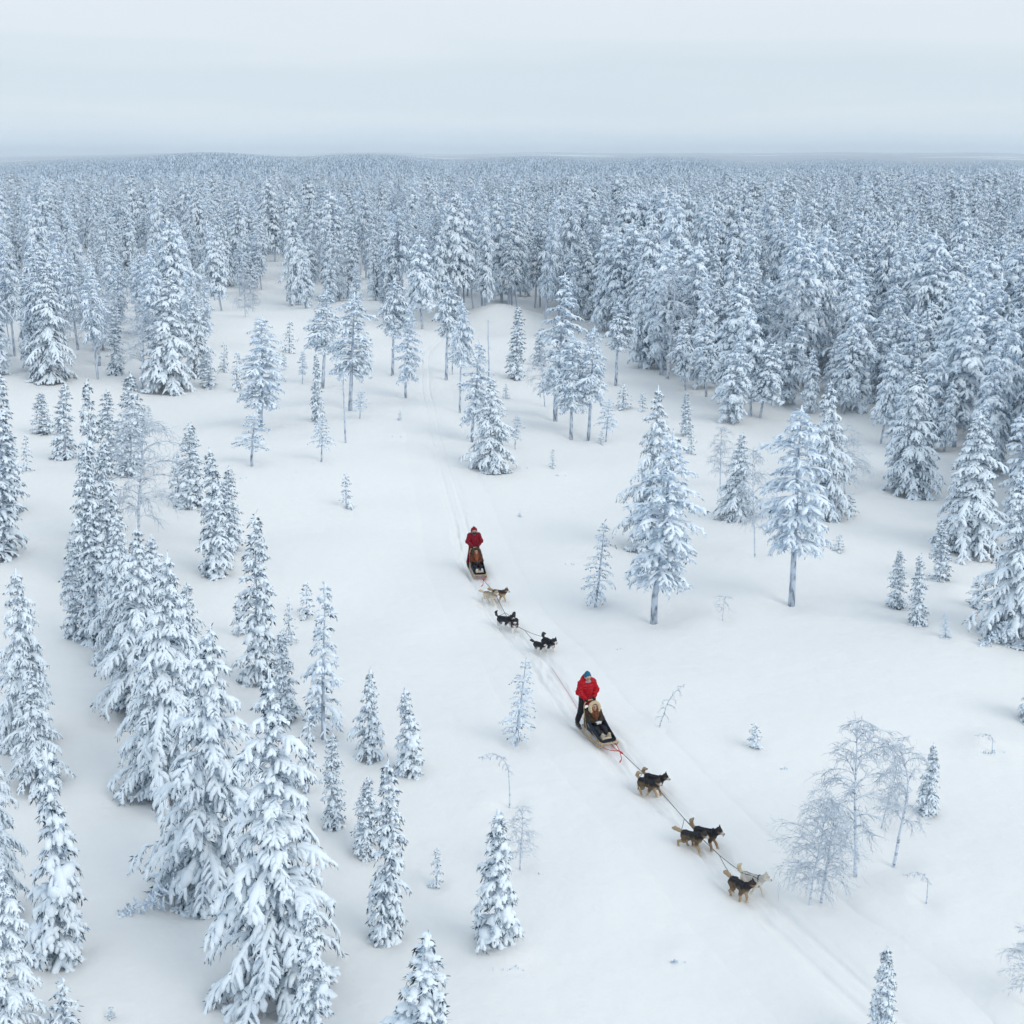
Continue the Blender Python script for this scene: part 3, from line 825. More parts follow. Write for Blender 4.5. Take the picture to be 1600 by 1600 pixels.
# ------------------------------------------------------------------ forest
CLEAR = np.array([(-400, 640), (-100, 610), (0, 600), (60, 588), (130, 600), (230, 618), (300, 606), (335, 560), (325, 500), (380, 505), (425, 470), (436, 440), (450, 480), (520, 515), (600, 512), (690, 520),
                  (738, 492), (800, 484), (850, 505), (915, 520), (985, 525), (1008, 575), (1062, 612), (1135, 672), (1200, 664), (1330, 655), (1380, 700), (1395, 772),
                  (1490, 715), (1555, 860), (1640, 900), (2200, 1000), (2200, 4000), (-400, 4000)], float)
def in_poly(px, py, poly):
    c = np.zeros(len(px), bool)
    j = len(poly) - 1
    for i in range(len(poly)):
        xi, yi = poly[i]; xj, yj = poly[j]
        with np.errstate(divide='ignore', invalid='ignore'):
            hit = ((yi > py) != (yj > py)) & (px < (xj - xi) * (py - yi) / (yj - yi + 1e-12) + xi)
        c ^= hit
        j = i
    return c
frng = np.random.default_rng(77)
def jitter_points(sp, dmin, dmax, half):
    gx = np.arange(-dmax * math.tan(half), dmax * math.tan(half), sp)
    gy = np.arange(20, dmax, sp)
    X, Y = np.meshgrid(gx, gy)
    X = X.ravel() + frng.uniform(-.48, .48, X.size) * sp; Y = Y.ravel() + frng.uniform(-.48, .48, Y.size) * sp
    d = np.hypot(X, Y)
    k = (d > dmin) & (d < dmax) & (np.abs(np.arctan2(X, Y)) < half)
    return X[k], Y[k]
X, Y = jitter_points(2.85, 45, 640, math.radians(30))
Z = terrain(X, Y)
dep = Y * math.cos(PITCH) - (Z - HCAM) * math.sin(PITCH)
PX = 800 + FPX * X / dep
PY = 800 - FPX * ((Z - HCAM) * math.cos(PITCH) + Y * math.sin(PITCH)) / dep
keep = ~in_poly(PX, PY, CLEAR)
for cx, cy, rx, ry in ((228, 432, 16, 30), (290, 440, 12, 28), (843, 402, 18, 9), (1318, 408, 26, 16), (30, 470, 10, 18), (165, 480, 16, 14), (437, 445, 13, 40)):
    keep &= ((PX - cx) / rx) ** 2 + ((PY - cy) / ry) ** 2 > 1
dd = np.hypot(X, Y)
gapn = np.sin(X * .071 + Y * .033 + .7) + np.sin(Y * .052 - X * .027 + 2.1) + .8 * np.sin(X * .13 + 1.3) * np.sin(Y * .11)
keep &= ~((gapn > 1.55) & (dd > 135))
# thinner pine stand at the back left, dense wood on the right
thin = np.where((PX < 780) & (PY > 385), .45, np.where((PX < 900) & (PY > 335), .62, np.where(PX < 900, .78, .93)))
keep &= frng.uniform(size=len(X)) < thin
TK = np.array(taken)
near = dd < 140
for i in np.where(keep & near)[0]:
    if np.any(np.hypot(TK[:, 0] - X[i], TK[:, 1] - Y[i]) < TK[:, 2] * .8 + .8):
        keep[i] = False
X, Y, Z, PX, PY, dd = (a[keep] for a in (X, Y, Z, PX, PY, dd))
NT = len(X)
# patchy stand heights
patch = np.sin(X * .05 + 1) * np.sin(Y * .043 + 2) + .6 * np.sin(X * .017 - Y * .021)
HH = frng.normal(9.4, 1.9, NT) + patch * 1.5 - 1.0 * (PX < 700) * (PY > 400)
HH = np.clip(HH, 4.5, 13.5)
young = frng.uniform(size=NT) < .14
HH[young] *= frng.uniform(.35, .7, young.sum())
RR = 1.80 * (HH / 10.5) ** .75 * frng.uniform(.75, 1.2, NT)
rightw = PX > 960
kindf = np.where(rightw, 0, np.where(frng.uniform(size=NT) < .5, 1, 0))     # 0 forest, 1 pine
isb = frng.uniform(size=NT) < np.where(rightw, .05, .09)
kindf[isb & (dd < 330)] = 2
varf = frng.integers(0, 12, NT)
ROT = frng.uniform(0, 6.28, NT)
pxs = HH / dd
vis = (PX > -30) & (PX < 1630)
ORD = 'first second third fourth fifth sixth seventh eighth ninth tenth eleventh twelfth thirteenth fourteenth'.split()
rows = {}
for nm_, m_ in (('right-hand', PX >= 960), ('back left', PX < 420)):
    cand = np.where(vis & m_ & (kindf != 2) & (HH > 6.5))[0]
    # front row: the nearest tree in each slice of the view
    sl = np.linspace(PX[cand].min() if len(cand) else 0, PX[cand].max() if len(cand) else 1, 15)
    front = []
    for a_, b_ in zip(sl[:-1], sl[1:]):
        c_ = cand[(PX[cand] >= a_) & (PX[cand] < b_)]
        if len(c_): front.append(c_[np.argmin(dd[c_])])
    for k_, i_ in enumerate(sorted(front, key=lambda q: PX[q])[:14]):
        rows[int(i_)] = '%s conifer from the left in the front row of the %s wood' % (ORD[k_], nm_)
order = np.argsort(-np.where(vis, 1.0 / dd, 0))
single = set(order[:205].tolist())
KN = ['forest', 'pine', 'birch']
def forest_label(i):
    b = kindf[i] == 2
    if int(i) in rows:
        return rows[int(i)], 'conifer', 'conifers of the right-hand wood' if PX[i] >= 960 else 'conifers of the left wood'
    if PX[i] >= 960:
        return ('frosted birch in the dense right-hand wood', 'birch', 'frosted birches of the right-hand wood') if b else \
               ('snow-loaded conifer behind the front row of the right-hand wood', 'conifer', 'conifers of the right-hand wood')
    if PX[i] < 420:
        return ('frosted birch in the wood behind the left clearing', 'birch', 'frosted birches of the left wood') if b else \
               ('snow-loaded conifer behind the front row of the back left wood', 'conifer', 'conifers of the left wood')
    return ('frosted birch in the wood at the back of the clearing', 'birch', 'frosted birches behind the clearing') if b else \
           ('snow-loaded conifer in the wood at the back of the clearing', 'conifer', 'conifers behind the clearing')
for i in sorted(single, key=lambda i: dd[i]):
    lab, cat, grp = forest_label(i)
    kk = KN[kindf[i]]
    Hh = HH[i] * (.62 if kindf[i] == 2 else 1)
    Rr = RR[i] * (.78 if kindf[i] == 1 else 1)
    place_tree('birch_tree' if kindf[i] == 2 else 'conifer_tree', kk, int(varf[i]), X[i], Y[i], Z[i] - .03, Hh, Rr, ROT[i], lab, cat, grp,
               (float(frng.normal() * .045), float(frng.normal() * .045)))

# the rest of the wood: one mass of instances
pcol = bpy.data.collections.new('forest_models')          # not linked to the scene
pidx = {}
for kk in KN:
    for v, p in enumerate(PROTO[kk]):
        parts = [(p['accs'][0], 0), (p['accs'][1], 1)] + ([(p['accs'][2], 2)] if p['accs'][2] else [])
        Vs, Qs, Ts, mq, mt, off = [], [], [], [], [], 0
        for a, mi in parts:
            V, F = a.data()
            Vs.append(V / np.array([p['R'], p['R'], p['H']]))
            for f in F:
                if f.shape[1] == 4: Qs.append(f + off); mq.append(np.full(len(f), mi))
                else: Ts.append(f + off); mt.append(np.full(len(f), mi))
            off += len(V)
        F = [np.concatenate(Qs)]; mi = np.concatenate(mq)
        if Ts: F.append(np.concatenate(Ts)); mi = np.concatenate([mi] + mt)
        b = kk == 'birch'
        me = new_mesh('wood_model', np.concatenate(Vs), F, [M['birch_bark'] if b else M['bark'], M['frost_twigs'] if b else M['needles'], M['tree_snow']], True, mi)
        ob = bpy.data.objects.new('m%03d' % len(pidx), me)
        pcol.objects.link(ob)
        pidx[(kk, v)] = len(pidx)

def grove_mesh(seed):
    """a patch of far trees, 26 m across"""
    rng = np.random.default_rng(seed)
    a = Acc()
    n = 30
    for _ in range(n):
        x, y = rng.uniform(-14, 14, 2); h = rng.uniform(6, 12); r = rng.uniform(1.0, 1.9)
        k, s = 5, 6
        zz = np.array([.08, .12, .45, .75, 1.0]) * h
        rad_ = np.array([.25, 1.0, .75, .42, .05]) * r
        th = np.arange(s) / s * 6.283
        ring = np.stack([np.cos(th), np.sin(th)], -1)
        V = []
        for q in range(k):
            rr = rad_[q] * (1 + .25 * rng.normal(size=s))
            V.append(np.concatenate([ring * rr[:, None] + [x, y], np.full((s, 1), zz[q]) + rng.normal(size=(s, 1)) * .25], 1))
        V = np.concatenate(V)
        i = np.arange(k - 1)[:, None] * s; j = np.arange(s); j2 = (j + 1) % s
        Qd = np.stack([i + j, i + j2, i + j2 + s, i + j + s], -1).reshape(-1, 4)
        a.add(V, Qd)
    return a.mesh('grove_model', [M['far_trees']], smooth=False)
gcol = bpy.data.collections.new('grove_models')
for q in range(5):
    gcol.objects.link(bpy.data.objects.new('g%03d' % q, grove_mesh(200 + q)))

def scatter(name, P, idx, scale, rot, coll):
    me = bpy.data.meshes.new(name)
    n = len(P)
    me.vertices.add(n); me.vertices.foreach_set('co', np.asarray(P, np.float32).ravel())
    me.attributes.new('pick', 'INT', 'POINT').data.foreach_set('value', np.asarray(idx, np.int32))
    me.attributes.new('siz', 'FLOAT_VECTOR', 'POINT').data.foreach_set('vector', np.asarray(scale, np.float32).ravel())
    me.attributes.new('turn', 'FLOAT_VECTOR', 'POINT').data.foreach_set('vector', np.asarray(rot, np.float32).ravel())
    o = link(name, me)
    ng = bpy.data.node_groups.new(name, 'GeometryNodeTree')
    ng.interface.new_socket('Geometry', in_out='INPUT', socket_type='NodeSocketGeometry')
    ng.interface.new_socket('Geometry', in_out='OUTPUT', socket_type='NodeSocketGeometry')
    N = ng.nodes
    gi = N.new('NodeGroupInput'); go = N.new('NodeGroupOutput')
    iop = N.new('GeometryNodeInstanceOnPoints')
    ci = N.new('GeometryNodeCollectionInfo')
    ci.inputs['Collection'].default_value = coll
    ci.inputs['Separate Children'].default_value = True
    ci.inputs['Reset Children'].default_value = True
    def attr(nm, ty):
        a = N.new('GeometryNodeInputNamedAttribute'); a.data_type = ty; a.inputs['Name'].default_value = nm
        return a.outputs[0]
    L = ng.links
    L.new(gi.outputs[0], iop.inputs['Points'])
    L.new(ci.outputs[0], iop.inputs['Instance'])
    iop.inputs['Pick Instance'].default_value = True
    L.new(attr('pick', 'INT'), iop.inputs['Instance Index'])
    e2r = N.new('FunctionNodeEulerToRotation')
    L.new(attr('turn', 'FLOAT_VECTOR'), e2r.inputs[0])
    L.new(e2r.outputs[0], iop.inputs['Rotation'])
    L.new(attr('siz', 'FLOAT_VECTOR'), iop.inputs['Scale'])
    L.new(iop.outputs[0], go.inputs[0])
    md = o.modifiers.new('scatter', 'NODES'); md.node_group = ng
    return o
rest = np.array([i for i in range(NT) if i not in single])
pk, sc_, rt = [], [], []
for i in rest:
    kk = KN[kindf[i]]
    pk.append(pidx[(kk, int(varf[i]) % len(PROTO[kk]))])
    f = (.78 if kindf[i] == 1 else 1)
    sc_.append((RR[i] * f, RR[i] * f, HH[i] * (.62 if kindf[i] == 2 else 1)))
    rt.append((frng.normal() * .05, frng.normal() * .05, ROT[i]))
tag(scatter('snowy_forest', np.stack([X[rest], Y[rest], Z[rest] - .05], -1), pk, sc_, rt, pcol),
    'snow-covered forest stretching to the plain behind the clearing', 'forest', None, 'stuff')
# far wooded slopes
gx, gy = jitter_points(24, 600, 4300, math.radians(30))
gz = terrain(gx, gy)
dens = np.sin(gx * .0061 + 2) * np.sin(gy * .0047) + .5 * np.sin(gx * .013 - gy * .009)
openf = (np.sin(gx * .0035 + gy * .0012 + .5) + .6 * np.sin(gy * .0052 - gx * .002 + 1.2)) > 1.28
k = (~openf) & (frng.uniform(size=len(gx)) < .9)
gx, gy, gz = gx[k], gy[k], gz[k]
nG = len(gx)
s0 = frng.uniform(.8, 1.15, nG)
tag(scatter('far_woods', np.stack([gx, gy, gz - .3], -1), frng.integers(0, 5, nG), np.stack([s0, s0, s0], -1),
            np.stack([0 * s0, 0 * s0, frng.uniform(0, 6.28, nG)], -1), gcol),
    'bluish wooded hills far away below the sky', 'forest', None, 'stuff')

# ------------------------------------------------------------------ organic bodies: smooth blends of tapered limbs, meshed as one skin
def surface_net(D, org, h):
    nx, ny, nz = D.shape
    S = D < 0
    def c(i, j, k): return (slice(i, nx - 1 + i), slice(j, ny - 1 + j), slice(k, nz - 1 + k))
    acc = np.zeros((nx - 1, ny - 1, nz - 1, 3)); cnt = np.zeros((nx - 1, ny - 1, nz - 1))
    cor = [(i, j, k) for i in (0, 1) for j in (0, 1) for k in (0, 1)]
    for a in range(8):
        for b in range(a + 1, 8):
            A_, B_ = np.array(cor[a]), np.array(cor[b])
            if np.abs(A_ - B_).sum() != 1: continue
            da, db = D[c(*A_)], D[c(*B_)]
            m_ = (da < 0) != (db < 0)
            t = np.where(m_, da / np.where(np.abs(da - db) < 1e-12, 1e-12, da - db), 0)
            acc += m_[..., None] * (A_ + t[..., None] * (B_ - A_)); cnt += m_
    use = cnt > 0
    idx = -np.ones(use.shape, int); idx[use] = np.arange(use.sum())
    cells = np.argwhere(use)
    V = org + h * (cells + acc[use] / cnt[use][:, None])
    Qs = []
    for ax in range(3):
        o1, o2 = [(1, 2), (2, 0), (0, 1)][ax]
        sl0 = [slice(None)] * 3; sl1 = [slice(None)] * 3
        sl0[ax] = slice(0, -1); sl1[ax] = slice(1, None)
        s0, s1 = S[tuple(sl0)], S[tuple(sl1)]
        e = np.argwhere(s0 != s1)
        if not len(e): continue
        e = e[(e[:, o1] > 0) & (e[:, o2] > 0) & (e[:, o1] < D.shape[o1] - 1) & (e[:, o2] < D.shape[o2] - 1)]
        def cell(a, b):
            q = e.copy(); q[:, o1] -= a; q[:, o2] -= b
            return idx[q[:, 0], q[:, 1], q[:, 2]]
        q = np.stack([cell(1, 1), cell(0, 1), cell(0, 0), cell(1, 0)], -1)
        fl = ~s0[e[:, 0], e[:, 1], e[:, 2]]
        q[fl] = q[fl][:, ::-1]
        Qs.append(q[(q >= 0).all(1)])
    return V, np.concatenate(Qs)

class Blob:
    """tapered limbs (a, b, ra, rb, colour) blended into one surface"""
    def __init__(s, k=.03):
        s.p = []; s.cut = []; s.k = k
    def add(s, a, b, ra, rb, col, sq=(1, 1, 1)):
        s.p.append((np.array(a, float), np.array(b, float), ra, rb, np.array(col, float), np.array(sq, float)))
    def chain(s, pts, rs, col):
        for i in range(len(pts) - 1):
            s.add(pts[i], pts[i + 1], rs[i], rs[i + 1], col)
    def subtract(s, a, b, ra, rb):
        s.cut.append((np.array(a, float), np.array(b, float), ra, rb, None, np.ones(3)))
    @staticmethod
    def dist(P, q):
        a, b, ra, rb, _, sq = q
        ctr = (a + b) / 2
        P = (P - ctr) / sq + ctr
        ab = b - a; L = ab @ ab + 1e-9
        t = np.clip(((P - a) @ ab) / L, 0, 1)
        return (np.linalg.norm(P - (a + t[..., None] * ab), axis=-1) - (ra + (rb - ra) * t)) * sq.min()
    def build(s, name, h, material, paint=None, quilt=0, fuzz=0, seed=0):
        lo = np.min([np.minimum(q[0], q[1]) - max(q[2], q[3]) * q[5].max() for q in s.p], 0) - .05
        hi = np.max([np.maximum(q[0], q[1]) + max(q[2], q[3]) * q[5].max() for q in s.p], 0) + .05
        n = np.ceil((hi - lo) / h).astype(int) + 1
        G = np.stack(np.meshgrid(*[lo[i] + h * np.arange(n[i]) for i in range(3)], indexing='ij'), -1)
        D = np.full(G.shape[:3], 9.0)
        pad = s.k + 3 * h
        for q in s.p:
            R_ = max(q[2], q[3]) * q[5].max() + pad
            i0 = np.clip(((np.minimum(q[0], q[1]) - R_ - lo) / h).astype(int), 0, None)
            i1 = np.ceil((np.maximum(q[0], q[1]) + R_ - lo) / h).astype(int) + 2
            sl = tuple(slice(u, v) for u, v in zip(i0, i1))
            Ds = D[sl]
            d = s.dist(G[sl], q)
            hh = np.clip(.5 + .5 * (Ds - d) / s.k, 0, 1)
            D[sl] = Ds * (1 - hh) + d * hh - s.k * hh * (1 - hh)
        if quilt:
            D = D + quilt * np.sin(G[..., 2] * 2 * math.pi / .085)
        if fuzz:
            D = D + fuzz * np.random.default_rng(seed).normal(size=D.shape)
        for q in s.cut:
            D = np.maximum(D, -s.dist(G, q))
        V, Qd = surface_net(D, lo, h)
        ds = np.stack([s.dist(V, q) for q in s.p], -1)
        wgt = np.exp(-(ds - ds.min(-1, keepdims=True)) / .006)
        wgt /= wgt.sum(-1, keepdims=True)
        C = wgt @ np.stack([q[4] for q in s.p])
        near = ds.argmin(-1)
        if paint is not None:
            C = paint(V, C, near)
        me = new_mesh(name, V, Qd, [material])
        ca = me.color_attributes.new('Coat', 'FLOAT_COLOR', 'POINT')
        ca.data.foreach_set('color', np.concatenate([np.clip(C, 0, 1), np.ones((len(C), 1))], 1).astype(np.float32).ravel())
        return me

def coat_material(name, rough, nscale, namt, bump=0.0):
    m, t, b = mat(name, rough, .2)
    at = t.nodes.new('ShaderNodeVertexColor'); at.layer_name = 'Coat'
    co = t.nodes.new('ShaderNodeTexCoord')
    n = t.nodes.new('ShaderNodeTexNoise'); n.inputs['Scale'].default_value = nscale; n.inputs['Detail'].default_value = 2
    t.links.new(co.outputs['Object'], n.inputs['Vector'])
    mr = t.nodes.new('ShaderNodeMapRange'); mr.inputs[3].default_value = 1 - namt; mr.inputs[4].default_value = 1 + namt
    t.links.new(n.outputs[0], mr.inputs[0])
    mx = t.nodes.new('ShaderNodeVectorMath'); mx.operation = 'SCALE'
    t.links.new(at.outputs[0], mx.inputs[0]); t.links.new(mr.outputs[0], mx.inputs['Scale'])
    t.links.new(mx.outputs[0], b.inputs['Base Color'])
    if bump:
        bp = t.nodes.new('ShaderNodeBump'); bp.inputs['Strength'].default_value = bump; bp.inputs['Distance'].default_value = .01
        t.links.new(n.outputs[0], bp.inputs['Height']); t.links.new(bp.outputs[0], b.inputs['Normal'])
    return m
M['fur'] = coat_material('fur', .9, 38, .35, .5)
M['skin'] = coat_material('skin', .6, 20, .06)
M['cloth'] = coat_material('clothing', .75, 17, .22, .9)
M['harness'] = solid('harness_webbing', (.03, .035, .05), .7)
M['harness_red'] = solid('harness_red', (.35, .02, .02), .7)
M['wood'] = solid('sled_wood', (.52, .36, .19), .5, .4, var=.2)
M['sledbag'] = solid('sled_bag_cloth', (.012, .022, .040), .8, .25, bump=.4, bscale=18)
M['plastic'] = solid('runner_plastic', (.10, .10, .11), .4, .5)
M['rope_red'] = solid('red_rope', (.55, .04, .05), .8)
M['rope_dark'] = solid('dark_rope', (.05, .06, .08), .8)
M['eye'] = solid('eye', (.02, .02, .02), .2, .6)
M['tongue'] = solid('tongue', (.55, .12, .14), .5)
M['hide'] = solid('reindeer_hide', (.55, .48, .38), .95, .1, bump=.8, bscale=30, var=.25)

def tube_mesh(name, pts, r, material, sides=7, sub=4):
    P = np.array(pts, float)
    if len(P) > 2 and sub:
        n0 = len(P)
        ext = np.vstack([2 * P[0] - P[1], P, 2 * P[-1] - P[-2]])
        out = []
        for i in range(1, n0):
            t = np.linspace(0, 1, sub, endpoint=False)[:, None]
            a, b, c, d = ext[i - 1], ext[i], ext[i + 1], ext[i + 2]
            out.append(.5 * (2 * b + (c - a) * t + (2 * a - 5 * b + 4 * c - d) * t ** 2 + (3 * b - a - 3 * c + d) * t ** 3))
        P = np.vstack(out + [P[-1:]])
    rr = np.interp(np.linspace(0, 1, len(P)), np.linspace(0, 1, len(np.atleast_1d(r))), np.atleast_1d(r)) if np.ndim(r) else np.full(len(P), r)
    a = Acc(); sweep(a, P[None], rr[None], sides)
    return a.mesh(name, [material])

BLACK, DK = (.022, .021, .024), (.05, .042, .036)
TAN, BRN, WHT, CRM = (.36, .23, .12), (.16, .10, .055), (.72, .70, .66), (.58, .49, .37)
COATS = {
    'sable':  dict(back=BLACK, side=(.12, .085, .055), leg=(.42, .30, .18), paw=(.62, .55, .46), head=(.20, .14, .085), cap=(.035, .03, .03), muz=(.55, .50, .44), tail=(.36, .27, .17), chest=(.45, .36, .24)),
    'dark':   dict(back=(.016, .016, .019), side=(.045, .036, .03), leg=(.30, .18, .09), paw=(.5, .42, .32), head=(.10, .075, .055), cap=(.02, .02, .022), muz=(.5, .46, .4), tail=(.28, .21, .13), chest=(.2, .14, .09)),
    'husky':  dict(back=(.014, .015, .019), side=(.03, .032, .04), leg=WHT, paw=WHT, head=(.04, .042, .05), cap=(.015, .016, .02), muz=WHT, tail=(.05, .05, .055), chest=WHT),
    'white':  dict(back=(.52, .50, .46), side=(.70, .66, .57), leg=(.72, .67, .58), paw=WHT, head=(.70, .66, .57), cap=(.58, .53, .44), muz=WHT, tail=(.62, .52, .36), chest=WHT),
    'cream':  dict(back=(.33, .27, .20), side=(.56, .48, .37), leg=(.66, .62, .54), paw=(.7, .68, .62), head=(.50, .42, .32), cap=(.34, .28, .21), muz=(.7, .68, .62), tail=(.6, .5, .36), chest=(.7, .66, .58)),
    'red':    dict(back=(.05, .04, .035), side=(.34, .22, .12), leg=(.55, .45, .34), paw=(.64, .58, .5), head=(.36, .24, .13), cap=(.07, .05, .04), muz=(.62, .58, .52), tail=(.4, .28, .15), chest=(.6, .52, .42)),
}
def dog(label, px, py, heading, coat, gait=0, head_yaw=0, tail='up', size=1.0, mouth=False, harness='harness'):
    c = COATS[coat]; size = size * .85
    b = Blob(.045)
    B, H_, L_, T_, MZ, EA, NO = range(7)
    kinds = []
    def A(k, *a, **kw):
        b.add(*a, **kw); kinds.append(k)
    A(B, (.20, 0, .460), (.02, 0, .480), .140, .120, c['side'], (1, .86, 1.08))
    A(B, (.02, 0, .480), (-.25, 0, .485), .118, .110, c['side'], (1, .9, 1))
    A(B, (.22, 0, .47), (.26, 0, .42), .11, .085, c['chest'])
    hy = math.radians(head_yaw)
    nb = np.array([.25, 0, .52])
    def hd(p):
        d = np.array(p) - nb
        return nb + np.array([d[0] * math.cos(hy) - d[1] * math.sin(hy), d[0] * math.sin(hy) + d[1] * math.cos(hy), d[2]])
    A(B, (.23, 0, .50), hd((.39, 0, .635)), .122, .096, c['side'])
    A(H_, hd((.415, 0, .665)), hd((.455, 0, .66)), .092, .080, c['head'])
    A(MZ, hd((.47, 0, .64)), hd((.572, 0, .612)), .056, .038, c['muz'])
    A(NO, hd((.602, 0, .622)), hd((.606, 0, .622)), .016, .016, (.015, .015, .017))
    for s in (1, -1):
        A(EA, hd((.415, s * .055, .73)), hd((.405, s * .068, .82)), .034, .010, c['cap'], (1, 1, 1))
    # tail
    if tail == 'up':
        tp = [(-.34, 0, .54), (-.44, 0, .63), (-.46, 0, .74), (-.40, .02, .82)]
    elif tail == 'curl':
        tp = [(-.34, 0, .55), (-.42, 0, .65), (-.38, 0, .74), (-.28, .03, .74)]
    else:
        tp = [(-.34, 0, .53), (-.46, 0, .56), (-.58, 0, .58), (-.68, .02, .55)]
    for i in range(3):
        A(T_, tp[i], tp[i + 1], (.036, .050, .052)[i], (.050, .052, .026)[i], c['tail'])
    ph = {0: (.13, -.12, -.13, .12), 1: (-.11, .13, .12, -.13), 2: (.04, -.05, -.05, .06), 3: (.17, .05, -.17, -.06)}[gait]
    for s, f in ((1, ph[0]), (-1, ph[1])):
        y = s * .085
        lift = .05 if f < -.08 else 0
        A(L_, (.20, y, .42), (.17 + .3 * f, y, .29), .072, .046, c['side'])
        A(L_, (.17 + .3 * f, y, .29), (.20 + .75 * f, y, .145 + lift), .044, .030, c['leg'])
        A(L_, (.20 + .75 * f, y, .145 + lift), (.20 + f - .6 * lift, y, .035 + lift), .029, .027, c['leg'])
        A(L_, (.20 + f - .6 * lift, y, .030 + lift), (.245 + f - .6 * lift, y, .026 + lift), .031, .024, c['paw'])
    for s, f in ((1, ph[2]), (-1, ph[3])):
        y = s * .085
        lift = .05 if f < -.1 else 0
        A(L_, (-.25, y * .8, .47), (-.17 + .35 * f, y, .32), .098, .064, c['side'])
        A(L_, (-.17 + .35 * f, y, .32), (-.31 + .8 * f, y, .19 + lift), .058, .033, c['leg'])
        A(L_, (-.31 + .8 * f, y, .19 + lift), (-.28 + f, y, .04 + lift), .031, .027, c['leg'])
        A(L_, (-.28 + f, y, .030 + lift), (-.235 + f, y, .026 + lift), .031, .024, c['paw'])
    kinds = np.array(kinds)
    def paint(V, C, near):
        k = kinds[near]
        wav = .022 * np.sin(V[:, 0] * 31 + 1) + .018 * np.sin(V[:, 0] * 73 + V[:, 2] * 40)
        back = np.clip((V[:, 2] - .47 + wav) / .07, 0, 1)[:, None]
        bd = (k == B)[:, None]
        und = np.clip((.40 - V[:, 2]) / .05, 0, 1)[:, None] * bd
        C = C * (1 - und) + np.array(c['chest']) * und
        C = np.where(bd, C * (1 - back) + np.array(c['back']) * back, C)
        hm_ = (k == H_)
        top = np.clip((V[:, 2] - .675) / .02, 0, 1)[:, None] * hm_[:, None]
        C = C * (1 - top) + np.array(c['cap']) * top
        lg = (k == L_)[:, None]
        up_ = np.clip((V[:, 2] - .36) / .08, 0, 1)[:, None] * lg
        C = C * (1 - up_) + np.array(c['side']) * up_
        upb = np.clip((V[:, 2] - .50) / .05, 0, 1)[:, None] * lg
        C = C * (1 - upb) + np.array(c['back']) * upb
        return C
    me = b.build('sled_dog', .014, M['fur'], paint, fuzz=.0035, seed=int(px))
    o = link('sled_dog', me)
    x, y, z = ground_at(px, py)
    o.location = (x, y, z - .02)
    o.rotation_euler = (0, 0, math.radians(heading))
    o.scale = (size * .93, size * 1.16, size * .99)
    tag(o, label, 'dog', 'sled dogs')
    # harness: neck loop, chest band, back straps
    a = Acc(); th = np.linspace(0, 2 * math.pi, 17)
    def ring(cx, cz, ry, rz_, tilt):
        return np.stack([cx + tilt * np.sin(th), ry * np.cos(th), cz + rz_ * np.sin(th)], -1)
    sweep(a, ring(.255, .53, .112, .128, -.05)[None], np.full((1, 17), .013), 5)
    sweep(a, ring(.06, .475, .107, .130, 0)[None], np.full((1, 17), .011), 5)
    for s in (1, -1):
        P = np.array([(.25, s * .085, .60), (.10, s * .05, .598), (-.08, s * .04, .592), (-.24, s * .055, .580), (-.34, s * .03, .575)])
        sweep(a, P[None], np.full((1, 5), .011), 5)
    link('harness', a.mesh('harness', [M[harness]]), o)
    for s in (1, -1):
        e = Blob(.01); p = hd((.515, s * .040, .695)); e.add(p, p + [.002, 0, 0], .011, .011, (.02, .02, .02))
        link('eye', e.build('eye', .006, M['eye']), o)
    if mouth:
        tp = [hd((.55, 0, .588)), hd((.578, 0, .565)), hd((.582, 0, .535))]
        link('tongue', tube_mesh('tongue', tp, [.014, .016, .010], M['tongue']), o)
    def w2(p):
        p = np.array(p) * size * np.array([.93, 1.16, .99]); h_ = math.radians(heading)
        return (x + p[0] * math.cos(h_) - p[1] * math.sin(h_), y + p[0] * math.sin(h_) + p[1] * math.cos(h_), z - .02 + p[2])
    return dict(rump=w2((-.36, 0, .575)), neck=w2((.26, 0, .42)), pos=(x, y, z), obj=o)

NEAR = [
    dog('black-backed dog with tan curled tail, nearer one of the front team pair behind', 1011, 1243, -36, 'sable', 0, -8, 'curl'),
    dog('black and tan dog half hidden, farther one of the pair closest to the front sled', 1021, 1236, -32, 'dark', 1, 0, 'curl'),
    dog('black and tan dog with level bushy tail in the middle front pair', 1080, 1327, -30, 'sable', 1, -10, 'out'),
    dog('dark dog with raised tail and open mouth in the middle front pair', 1101, 1323, -28, 'dark', 3, -8, 'up', 1.06, True),
    dog('brown and black lead dog beside the white one', 1154, 1404, -55, 'sable', 2, 30, 'out', 1.0),
    dog('white lead dog at the head of the front team', 1174, 1394, -36, 'white', 0, 5, 'up', .98),
]
FAR = [
    dog('cream dog nearest the rear sled, left of its pair', 766, 943, -30, 'cream', 1, -20, 'out'),
    dog('red-brown and black dog nearest the rear sled, right of its pair', 780, 940, -28, 'red', 0, 0, 'out'),
    dog('black dog with plumed tail, left in the middle rear-team pair', 788, 982, -28, 'husky', 0, -10, 'up'),
    dog('black and white dog running at the camera in the middle rear pair', 804, 986, -88, 'husky', 1, 0, 'up', .98, True),
    dog('small black and white lead dog, left of the rear team lead pair', 843, 1020, -40, 'husky', 2, -25, 'out', .84),
    dog('big black and white lead dog, right of the rear team lead pair', 857, 1019, -55, 'husky', 0, 0, 'curl', 1.04, True),
]

